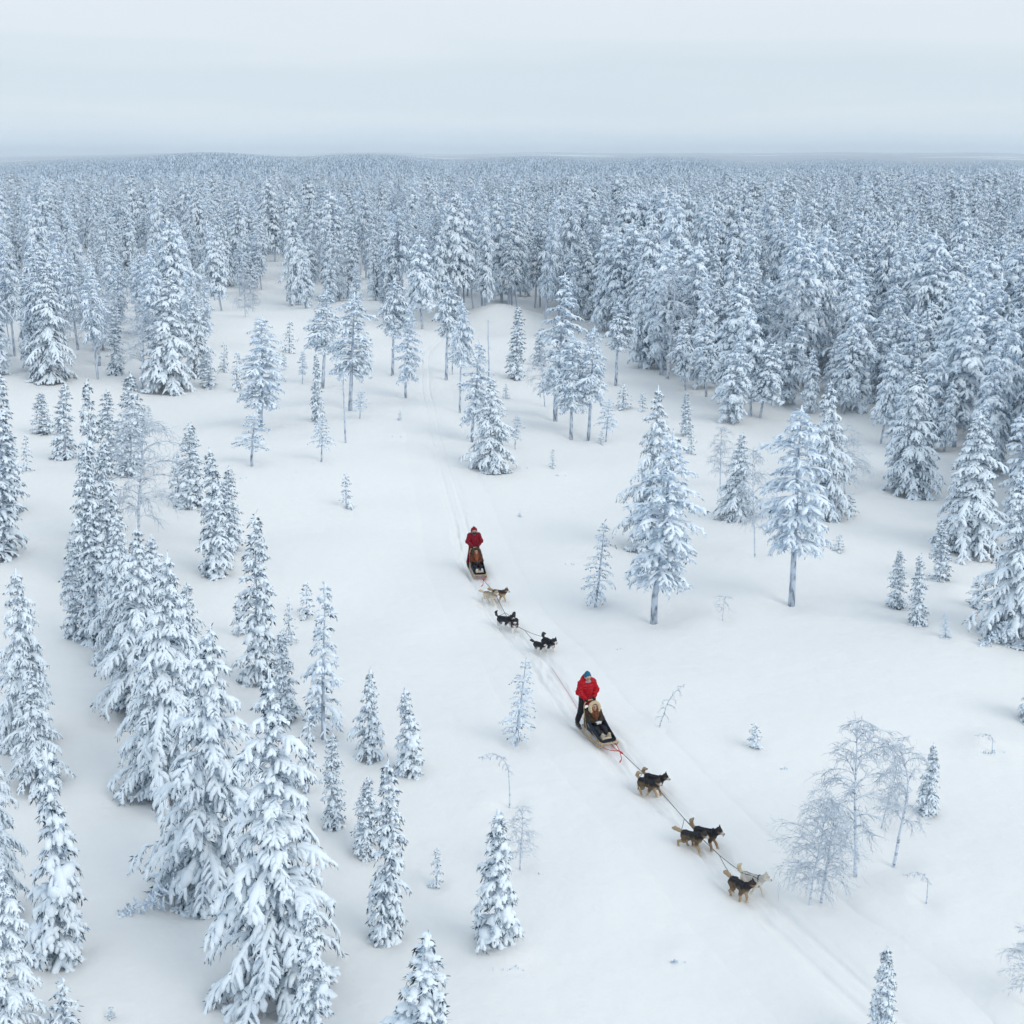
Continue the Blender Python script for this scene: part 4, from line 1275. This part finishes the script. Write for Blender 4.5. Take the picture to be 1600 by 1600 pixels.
# ------------------------------------------------------------------ sleds (local +X forward)
SX = .82
def make_sled(label, x, y, z, heading):
    root = bpy.data.objects.new('dog_sled', None); COL.objects.link(root)
    root.location = (x, y, z); root.rotation_euler = (0, 0, math.radians(heading)); root.scale = (SX, 1, 1)
    tag(root, label, 'sled', 'dog sleds')
    G = .27
    for s in (1, -1):
        r = link('runner', tube_mesh('runner', [(-1.22, s * G, .03), (-.6, s * G, .03), (0, s * G, .03), (.6, s * G, .035), (.88, s * G, .09), (1.02, s * G * .95, .22)], .024, M['wood']), root)
        link('runner_shoe', tube_mesh('runner_shoe', [(-1.20, s * G, .008), (0, s * G, .006), (.6, s * G, .010), (.86, s * G, .06)], .016, M['plastic'], 5), r)
        a = Acc(); sweep(a, np.array([[(-1.12, s * G, .065), (-.95, s * G, .065), (-.76, s * G, .065)]]), np.full((1, 3), .045), 6, high=.4, under=.4)
        link('foot_pad', a.mesh('foot_pad', [M['plastic']]), r)
        for xx, tx, zt in ((-.50, -.58, .62), (.05, .02, .26), (.55, .54, .22)):
            link('stanchion', tube_mesh('stanchion', [(xx, s * G, .04), ((xx + tx) / 2, s * .26, zt * .55), (tx, s * .24, zt)], .017, M['wood']), root)
        link('side_rail', tube_mesh('side_rail', [(-.58, s * .24, .60), (-.2, s * .26, .44), (.3, s * .26, .30), (.75, s * .25, .23), (1.0, s * .22, .22)], .017, M['wood']), root)
    link('handlebar', tube_mesh('handlebar', [(-.30, .25, .20), (-.42, .255, .45), (-.55, .25, .75), (-.64, .21, .93), (-.69, .10, .995), (-.70, 0, 1.005), (-.69, -.10, .995), (-.64, -.21, .93), (-.55, -.25, .75), (-.42, -.255, .45), (-.30, -.25, .20)], .019, M['wood']), root)
    link('brush_bow', tube_mesh('brush_bow', [(.70, .27, .17), (.92, .25, .22), (1.06, .15, .25), (1.11, 0, .26), (1.06, -.15, .25), (.92, -.25, .22), (.70, -.27, .17)], .019, M['wood']), root)
    for xx, zz in ((-.50, .20), (.05, .17), (.55, .15)):
        link('crosspiece', tube_mesh('crosspiece', [(xx, -.27, zz), (xx, 0, zz + .005), (xx, .27, zz)], .017, M['wood']), root)
    for yy in (-.18, -.09, 0, .09, .18):
        link('bed_slat', tube_mesh('bed_slat', [(-.52, yy, .205), (.1, yy, .185), (.9, yy, .20)], .014, M['wood'], 5), root)
    # cloth bag: open trough, high at the back, with thickness
    xs = np.linspace(-.56, .84, 15)
    top = np.interp(xs, [-.56, -.45, -.2, .2, .6, .84], [.82, .76, .60, .46, .36, .30])
    w_ = np.interp(xs, [-.56, 0, .84], [.235, .25, .235])
    a = Acc()
    prof_ = []
    for i in range(15):
        t = top[i]; W = w_[i]
        outer = [(W + .015, t), (W + .03, .5 * (t + .2)), (W + .01, .22), (W * .5, .195), (0, .19), (-W * .5, .195), (-W - .01, .22), (-W - .03, .5 * (t + .2)), (-W - .015, t)]
        inner = [(-W + .010, t), (-W + .005, .5 * (t + .23)), (-W + .03, .245), (-W * .5, .22), (0, .215), (W * .5, .22), (W - .03, .245), (W - .005, .5 * (t + .23)), (W - .010, t)]
        prof_.append([(xs[i], yy, zz) for yy, zz in outer + inner])
    V = np.array(prof_); nrg, npf, _ = V.shape
    jj = np.arange(npf)
    Qd = []
    for i in range(nrg - 1):
        for j in range(npf):
            j2 = (j + 1) % npf
            Qd.append((i * npf + j, i * npf + j2, (i + 1) * npf + j2, (i + 1) * npf + j))
    for e in (0, nrg - 1):
        for j in range(8):
            q = (e * npf + j, e * npf + j + 1, e * npf + npf - 2 - j, e * npf + npf - 1 - j)
            Qd.append(q if e == 0 else q[::-1])
    a.add(V, Qd)
    bag = link('sled_bag', a.mesh('sled_bag', [M['sledbag']]), root)
    for xx, ht, nm in ((-.575, .84, 'seat_back'), (.86, .31, 'front_panel')):
        a = Acc()
        pts = np.array([(xx, -.25, .20), (xx, .25, .20), (xx, .24, ht - .05), (xx, .12, ht), (xx, -.12, ht), (xx, -.24, ht - .05)])
        V = np.vstack([pts, pts + [.02, 0, 0]])
        a.add(V, [(i, (i + 1) % 6, (i + 1) % 6 + 6, i + 6) for i in range(6)] + [(0, 1, 2, 5), (2, 3, 4, 5), (11, 8, 7, 6), (11, 10, 9, 8)])
        link(nm, a.mesh(nm, [M['sledbag']], smooth=False), bag)
    bl = Blob(.04)
    for q in range(6):
        bl.add((-.2 + q * .18, -.12, .25), (-.2 + q * .18, .12, .25), .05, .05, (.5, .45, .36))
    link('seat_hide', bl.build('seat_hide', .02, M['hide'], fuzz=.004), root)
    a = Acc(); sweep(a, np.array([[(-1.1, 0, .05), (-.95, 0, .045), (-.70, 0, .06)]]), np.full((1, 3), .11), 8, high=.15, under=.15)
    link('brake_mat', a.mesh('brake_mat', [M['plastic']]), root)
    return root
def sled_pos(px, py, heading):
    bx, by, bz = ground_at(px, py)
    h_ = math.radians(heading)
    x, y = bx - math.cos(h_) * SX, by - math.sin(h_) * SX
    return x, y, float(terrain(x, y)) + .02, heading
SLED1 = sled_pos(953, 1173, -68)
SLED2 = sled_pos(751, 907, -79)
make_sled('front dog sled with dark cloth basket and pale wooden handlebar', *SLED1)
make_sled('rear dog sled with dark cloth basket, carrying the orange-brown passenger', *SLED2)
def sled_world(S, p):
    h_ = math.radians(S[3]); p = (p[0] * SX, p[1], p[2])
    return (S[0] + p[0] * math.cos(h_) - p[1] * math.sin(h_), S[1] + p[0] * math.sin(h_) + p[1] * math.cos(h_), S[2] + p[2])

# ------------------------------------------------------------------ people
SKIN = (.55, .33, .25)
def head_prims(b, c, f, yaw=0, pitch=0, skin=SKIN, hair=(.10, .06, .03)):
    """c centre of head, facing +X turned by yaw"""
    cy, sy = math.cos(yaw), math.sin(yaw); cp, sp = math.cos(pitch), math.sin(pitch)
    def P(x, y, z):
        x, z = x * cp + z * sp, -x * sp + z * cp
        return np.array(c) + np.array([x * cy - y * sy, x * sy + y * cy, z])
    b.add(P(-.012, 0, .02), P(.0, 0, .03), .094, .094, skin)
    b.add(P(.028, 0, -.045), P(.045, 0, -.075), .066, .048, skin)
    b.add(P(.088, 0, .015), P(.112, 0, -.022), .012, .017, skin)
    for s in (1, -1):
        b.add(P(.084, s * .034, .018), P(.086, s * .034, .018), .012, .012, (.05, .04, .04))
        b.add(P(-.005, s * .094, -.005), P(-.008, s * .098, .015), .016, .018, skin)
        b.add(P(.085, s * .036, .043), P(.088, s * .022, .045), .008, .008, hair)
    b.add(P(.093, -.020, -.058), P(.093, .020, -.058), .009, .009, (.42, .14, .13))
    return P
def glove_mesh(name, wrist, aim, down, col, side):
    """hand closed over a bar: palm, four bent fingers of unequal length, thumb from the side"""
    wrist = np.array(wrist, float); aim = norm(np.array(aim, float)); down = norm(np.array(down, float) - aim * (np.array(down) @ aim))
    lat = np.cross(aim, down) * side
    b = Blob(.008)
    def P(a, l, d): return wrist + aim * a + lat * l + down * d
    b.add(P(-.05, 0, 0), P(.0, 0, 0), .045, .036, col)
    for q, l in enumerate((-.03, -.01, .01, .03)):
        b.add(P(0, l * .8, 0), P(.07, l, -.004), .024, .021, col)
        ln = (.034, .040, .037, .028)[q]
        b.chain([P(.07, l, 0), P(.07 + ln * .75, l * 1.05, .014), P(.07 + ln * .7, l * 1.05, .045), P(.06, l, .056)], [.0135, .0125, .0115, .0105], col)
    b.chain([P(.015, -.028, .008), P(.045, -.050, .030), P(.065, -.042, .056)], [.018, .015, .012], col)
    return b.build(name, .0065, M['cloth'])
def musher(label, S, jacket, trousers, hat, hood_up, height=1.0, yaw=0, pitch=.25, lookdown=0):
    root = None
    k = height
    J = dict(foot=[(-.98, .27, .10), (-.98, -.27, .10)], ankle=[(-1.02, .26, .19), (-1.02, -.26, .19)], knee=[(-.93, .20, .56), (-.93, -.20, .56)], hip=[(-1.0, .10, .98), (-1.0, -.10, .98)],
             waist=(-.99, 0, 1.10), chest=(-.955, 0, 1.34), sh=[(-.95, .19, 1.475), (-.95, -.19, 1.475)], el=[(-.90, .30, 1.22), (-.90, -.30, 1.22)], wr=[(-.745, .15, 1.055), (-.745, -.15, 1.055)],
             neck=(-.93, 0, 1.53), head=(-.90, 0, 1.665))
    body = Blob(.03)
    body.add(J['waist'], J['chest'], .12, .13, SKIN); body.add(J['chest'], J['neck'], .12, .055, SKIN)
    body.add(J['neck'], (-.915, 0, 1.60), .055, .052, SKIN)
    for i in (0, 1):
        body.chain([J['hip'][i], J['knee'][i], J['ankle'][i], J['foot'][i]], [.085, .06, .04, .04], SKIN)
        body.add(J['waist'], J['hip'][i], .11, .085, SKIN)
        body.chain([J['chest'], J['sh'][i], J['el'][i], J['wr'][i]], [.10, .06, .042, .03], SKIN)
    head_prims(body, J['head'], None, yaw, pitch)
    o = link('person', body.build('person', .0125, M['skin']))
    tag(o, label, 'person', 'sled drivers')
    h_ = math.radians(S[3])
    o.location = (S[0] + .126 * math.cos(h_), S[1] + .126 * math.sin(h_), S[2]); o.rotation_euler = (0, 0, h_)
    jk = Blob(.05)
    jk.add((-.985, 0, .90), J['chest'], .178, .185, jacket, (.92, 1.12, 1)); jk.add(J['chest'], (-.93, 0, 1.50), .17, .105, jacket)
    for i in (0, 1):
        jk.chain([(-.955, (.12, -.12)[i], 1.43), J['sh'][i], J['el'][i], J['wr'][i]], [.12, .105, .086, .062], jacket)
    if hood_up:
        jk.add((-.945, 0, 1.70), (-.915, 0, 1.69), .142, .132, jacket); jk.add((-.95, 0, 1.60), (-.94, 0, 1.52), .13, .12, jacket)
        jk.add((-.93, 0, 1.80), (-.97, 0, 1.83), .07, .03, jacket)
        jk.subtract((-.86, 0, 1.655), (-.70, 0, 1.63), .098, .14)
    else:
        jk.chain([(-.90, .115, 1.545), (-1.02, .10, 1.60), (-1.07, 0, 1.63), (-1.02, -.10, 1.60), (-.90, -.115, 1.545)], [.05, .065, .075, .065, .05], jacket)
    j_ = link('jacket', jk.build('jacket', .0135, M['cloth'], quilt=.007), o)
    if hood_up:
        th = np.linspace(0, 2 * math.pi, 17)
        P = np.stack([-.835 - .03 * np.sin(th), .098 * np.cos(th), 1.655 + .115 * np.sin(th)], -1)
        a = Acc(); sweep(a, P[None], np.full((1, 17), .017), 6)
        link('hood_trim', a.mesh('hood_trim', [solid('grey_trim', (.35, .36, .38), .9)]), j_)
        a = Acc(); sweep(a, np.array([[(-.83, -.08, 1.60), (-.79, 0, 1.595), (-.83, .08, 1.60)]]), np.full((1, 3), .05), 8)
        link('neck_gaiter', a.mesh('neck_gaiter', [solid('dark_gaiter', (.02, .02, .025), .9)]), j_)
    tr_ = Blob(.04)
    for i in (0, 1):
        tr_.add((-.995, 0, 1.02), J['hip'][i], .14, .125, trousers)
        tr_.chain([J['hip'][i], J['knee'][i], (J['ankle'][i][0] + .01, J['ankle'][i][1], .26)], [.125, .095, .085], trousers)
    link('trousers', tr_.build('trousers', .014, M['cloth'], quilt=.003), o)
    for i in (0, 1):
        bt = Blob(.03); f = J['foot'][i]; an = J['ankle'][i]
        bt.add((an[0], an[1], .27), (an[0], an[1], .16), .072, .066, (.03, .03, .035)); bt.add((an[0] - .02, f[1], .135), (f[0] + .13, f[1], .125), .058, .050, (.03, .03, .035), (1, .9, 1))
        link('boot', bt.build('boot', .0125, M['cloth']), o)
        s = (1, -1)[i]
        wv = np.array(J['wr'][i])
        link('glove', glove_mesh('glove', wv, (.55, -s * .18, -.35), (-.2, 0, -1), (.018, .018, .022), s), o)
    if hat:
        ht = Blob(.02)
        c = np.array(J['head'])
        ht.add(c + [-.02, 0, .055], c + [-.03, 0, .085], .112, .100, hat); ht.add(c + [-.035, 0, .13], c + [-.04, 0, .165], .075, .04, hat)
        ht.subtract(c + [.16, 0, -.06], c + [.06, 0, -.085], .12, .12)
        link('beanie', ht.build('beanie', .011, M['cloth']), o)
        sc2 = Blob(.02)
        th = np.linspace(0, 2 * math.pi, 9)
        for a_, b_ in zip(th[:-1], th[1:]):
            sc2.add((-.915 + .075 * math.cos(a_), .085 * math.sin(a_), 1.545), (-.915 + .075 * math.cos(b_), .085 * math.sin(b_), 1.545), .03, .03, (.30, .32, .34))
        link('neck_warmer', sc2.build('neck_warmer', .011, M['cloth']), o)
    return o
RED, DKRED = (.38, .004, .013), (.20, .003, .014)
musher('person in red padded jacket and blue beanie driving the front sled', SLED1, RED, (.015, .016, .022), (.012, .115, .215), False, 1.0, .0, .35)
musher('person in red hooded jacket and red trousers driving the rear sled', SLED2, DKRED, (.17, .003, .012), None, True, 1.0, 0, .25)

def passenger(label, S, parka, ruff, hair, inner, lap, warm):
    J = dict(pel=(-.18, 0, .36), waist=(-.25, 0, .48), chest=(-.33, 0, .68), neck=(-.33, 0, .84), head=(-.295, 0, .975),
             sh=[(-.33, .17, .79), (-.33, -.17, .79)], el=[(-.16, .22, .58), (-.16, -.22, .58)], wr=[(.0, .07, .60), (.0, -.07, .60)],
             hip=[(-.12, .09, .35), (-.12, -.09, .35)], knee=[(.20, .12, .44), (.20, -.12, .44)], foot=[(.50, .11, .32), (.50, -.11, .32)])
    b = Blob(.03)
    b.add(J['pel'], J['waist'], .12, .11, SKIN); b.add(J['waist'], J['chest'], .11, .12, SKIN); b.add(J['chest'], J['neck'], .11, .052, SKIN); b.add(J['neck'], (-.31, 0, .90), .052, .05, SKIN)
    for i in (0, 1):
        b.chain([J['pel'], J['hip'][i], J['knee'][i], J['foot'][i]], [.11, .08, .055, .04], SKIN)
        b.chain([J['chest'], J['sh'][i], J['el'][i], J['wr'][i]], [.09, .055, .04, .03], SKIN)
    head_prims(b, J['head'], None, .12, -.12)
    o = link('person', b.build('person', .0125, M['skin']))
    tag(o, label, 'person', 'sled passengers')
    h_ = math.radians(S[3]); o.location = (S[0] - .02 * math.cos(h_), S[1] - .02 * math.sin(h_), S[2] - .02); o.rotation_euler = (0, 0, h_); o.scale = (1, 1, .93)
    pk_ = Blob(.045)
    pk_.add((-.19, 0, .40), J['chest'], .165, .175, parka, (1, 1.12, 1)); pk_.add(J['chest'], (-.33, 0, .83), .16, .10, parka)
    for i in (0, 1):
        pk_.chain([J['chest'], J['sh'][i], J['el'][i], J['wr'][i]], [.13, .098, .08, .058], parka)
    pk_.add((-.36, 0, 1.01), (-.33, 0, 1.0), .145, .135, parka)
    pk_.subtract((-.25, 0, .975), (-.05, 0, .97), .10, .16)
    p_ = link('parka', pk_.build('parka', .013, M['cloth'], quilt=.003), o)
    rf = Blob(.03)
    th = np.linspace(-.22 * math.pi, 1.22 * math.pi, 13)
    pts = [(-.245 - .04 * math.sin(t), .150 * math.cos(t), .975 + .165 * math.sin(t)) for t in th]
    for q in range(12):
        rf.add(pts[q], pts[q + 1], .050, .050, ruff)
    link('fur_ruff', rf.build('fur_ruff', .011, M['fur'], fuzz=.005, seed=3), p_)
    hr = Blob(.02)
    for s in (1, -1):
        hr.chain([(-.27, s * .085, 1.03), (-.225, s * .085, .93), (-.185, s * .085, .80), (-.165, s * .07, .68)], [.035, .036, .042, .024], hair)
    link('hair', hr.build('hair', .011, M['fur'], fuzz=.003), o)
    fr = Blob(.02); fr.chain([(-.19, 0, .83), (-.155, 0, .70), (-.10, 0, .58)], [.05, .06, .05], inner)
    link('parka_front', fr.build('parka_front', .012, M['cloth']), p_)
    tr_ = Blob(.04)
    for i in (0, 1):
        tr_.chain([J['pel'], J['hip'][i], J['knee'][i], (.45, J['foot'][i][1], .33)], [.13, .105, .088, .07], (.016, .018, .024))
    link('trousers', tr_.build('trousers', .014, M['cloth'], quilt=.003), o)
    for i in (0, 1):
        f = J['foot'][i]
        bt = Blob(.03); bt.add((f[0] - .03, f[1], .31), (f[0] + .05, f[1], .33), .065, .06, lap); bt.add((f[0] + .04, f[1], .32), (f[0] + .06, f[1], .43), .058, .045, lap)
        link('boot', bt.build('boot', .0125, M['cloth']), o)
        s = (1, -1)[i]
        link('mitten', glove_mesh('mitten', J['wr'][i], (.9, -s * .45, .05), (0, 0, -1), warm, s), o)
    return o
passenger('person seated in the front sled with a big beige fur hood and long red-brown hair', SLED1, (.035, .024, .016), (.55, .43, .28), (.17, .06, .024), (.14, .055, .025), (.45, .38, .28), (.55, .56, .58))
passenger('person in dark fur hood and orange-brown clothes seated in the rear sled', SLED2, (.10, .03, .015), (.05, .042, .028), (.20, .06, .025), (.30, .085, .03), (.60, .58, .54), (.04, .04, .05))

# ------------------------------------------------------------------ ganglines
def gangline(label, S, dogs, first_red):
    root = bpy.data.objects.new('gangline', None); COL.objects.link(root)
    bow = np.array(sled_world(S, (1.05, 0, .22)))
    root.location = bow - [0, 0, .2]
    off = np.array(root.location)
    tag(root, label, 'gangline', 'ganglines')
    knot = np.array(sled_world(S, (1.75, .0, .26)))
    def tube(nm, pts, r, m_, sub=4):
        return link(nm, tube_mesh(nm, np.array(pts) - off, r, m_, 5, sub), root)
    for s in (1, -1):
        tube('bridle_rope', [sled_world(S, (.80, s * .25, .10)), sled_world(S, (1.25, s * .16, .14)), knot], .012, M['rope_red'])
    tube('bridle_rope', [bow, (bow + knot) / 2 - [0, 0, .04], knot], .012, M['rope_red'])
    k2 = np.array(sled_world(S, (2.0, 0, .28)))
    tube('shock_cord', [knot, (knot + k2) / 2, k2], [.022, .034, .018], M['rope_red'])
    tube('snub_line', [knot, np.array(sled_world(S, (1.98, -.03, .12))), np.array(sled_world(S, (2.06, -.12, .05)))], [.010, .012, .022], M['rope_red'])
    mids = []
    for a, b in ((0, 1), (2, 3), (4, 5)):
        m_ = (np.array(dogs[a]['pos']) + np.array(dogs[b]['pos'])) / 2
        m_[2] += .38
        mids.append(m_)
    main = [k2] + [mids[0], mids[1], mids[1] * .55 + mids[2] * .45]
    tube('main_line', main, .0095, M['rope_dark'], 6)
    for q, d in enumerate(dogs):
        prev = main[q // 2]; nxt = mids[q // 2]
        j = prev * .28 + nxt * .72 if q < 4 else main[-1]
        r_ = np.array(d['rump'])
        tube('tug_line', [j, (j + r_) / 2 - [0, 0, .02], r_], .008, M['rope_dark'])
        if q < 4:
            tube('neck_line', [nxt * .98 + main[q // 2 + 1] * .02, np.array(d['neck'])], .008, M['rope_dark'], 0)
gangline('gangline and red bridle joining the front sled to its six dogs', SLED1, NEAR, True)
gangline('gangline and red bridle joining the rear sled to its six dogs', SLED2, FAR, True)
# trailing rope behind the front sled
pts = []
p0 = np.array(sled_world(SLED1, (-1.0, -.05, .10)))
e = np.array(ground_at(862, 1047)); e[2] += .07
for t in np.linspace(0, 1, 9):
    q = p0 * (1 - t) + e * t + np.array([.012 * math.sin(t * 7), .01 * math.sin(t * 5), 0])
    q[2] = (1 - t) ** 6 * .10 + float(terrain(q[0], q[1])) + .075
    pts.append(q)
c0 = np.array(pts[-1])
ro = link('drag_rope', tube_mesh('drag_rope', np.array(pts) - c0, .0065, M['rope_red'], 5))
ro.location = c0
tag(ro, 'thin red rope trailing on the snow behind the front sled', 'rope')

# ------------------------------------------------------------------ small snow hummocks and twigs
def hummock(px, py, w, h, label, seed, twigs=6):
    rng = np.random.default_rng(seed)
    x, y, z = ground_at(px, py)
    root = bpy.data.objects.new('twig_clump', None); COL.objects.link(root); root.location = (x, y, z)
    tag(root, label, 'twigs', 'twigs poking from the open snow')
    if twigs:
        a = Acc()
        P = []
        for _ in range(twigs):
            p0 = np.array([rng.uniform(-.5, .5) * w, -.42 * w * rng.uniform(.6, 1), .06 if w > .3 else .0]); d = np.array([rng.normal() * .4, -.5, rng.uniform(.2, 1)])
            P.append([p0, p0 + d * .06, p0 + d * .13])
        sweep(a, np.array(P), np.tile([.018, .015, .008], (twigs, 1)), 4)
        link('twigs', a.mesh('twigs', [M['needles']]), root)
hummock(785, 1502, 1.0, .17, 'dark twigs under the snow hummock before the lone bottom centre spruce', 1, 12)
hummock(1055, 1500, .40, .09, 'dark twig specks on a small snow lump left of the trail near the bottom', 2, 7)
hummock(845, 1366, .16, .05, 'tiny twig clump right of the lone bottom centre spruce', 3, 4)
hummock(880, 880, .9, .08, 'bits of twig on a low snow ripple right of the rear sled', 4, 3)
hummock(1225, 1199, .22, .05, 'tiny twigs in the snow below the small lone spruce at right', 5, 4)
hummock(968, 1015, .12, .05, 'tiny twig poking from the snow right of the rear lead dogs', 6, 3)
hummock(618, 683, .8, .18, 'twigs on a faint snow lump left of the far trail end', 7, 5)
hummock(876, 743, .7, .16, 'twigs on a low snow lump right of the tiny bent sapling', 8, 4)
hummock(820, 733, .5, .14, 'twigs on a low snow lump right of the cone-shaped spruce foot', 9, 4)
hummock(1545, 1172, .8, .13, 'twigs on the snow lump over the pressed-down bush at right', 10, 8)
hummock(380, 748, .35, .18, 'tiny twigs below the young pine on a thin stem', 11, 3)
hummock(1500, 930, .9, .22, 'twigs on the big snow lump left of the buried spruce bush', 12, 5)

# ------------------------------------------------------------------ air: cold winter haze
hb = Acc()
s, lo, hi = 44000.0, -60.0, 95.0
V = [(-s, -s, lo), (s, -s, lo), (s, s, lo), (-s, s, lo), (-s, -s, hi), (s, -s, hi), (s, s, hi), (-s, s, hi)]
hb.add(V, [(0, 3, 2, 1), (4, 5, 6, 7), (0, 1, 5, 4), (1, 2, 6, 5), (2, 3, 7, 6), (3, 0, 4, 7)])
hm = bpy.data.materials.new('haze')
hm.use_nodes = True
t = hm.node_tree
t.nodes.clear()
ho = t.nodes.new('ShaderNodeOutputMaterial')
pv = t.nodes.new('ShaderNodeVolumePrincipled')
pv.inputs['Color'].default_value = (0.88, 0.95, 1.0, 1)
pv.inputs['Density'].default_value = 0.00018
pv.inputs['Anisotropy'].default_value = 0.0
t.links.new(pv.outputs[0], ho.inputs['Volume'])
tag(link('haze', hb.mesh('haze', [hm], smooth=False)), 'pale winter haze in the air', None, None, 'stuff')
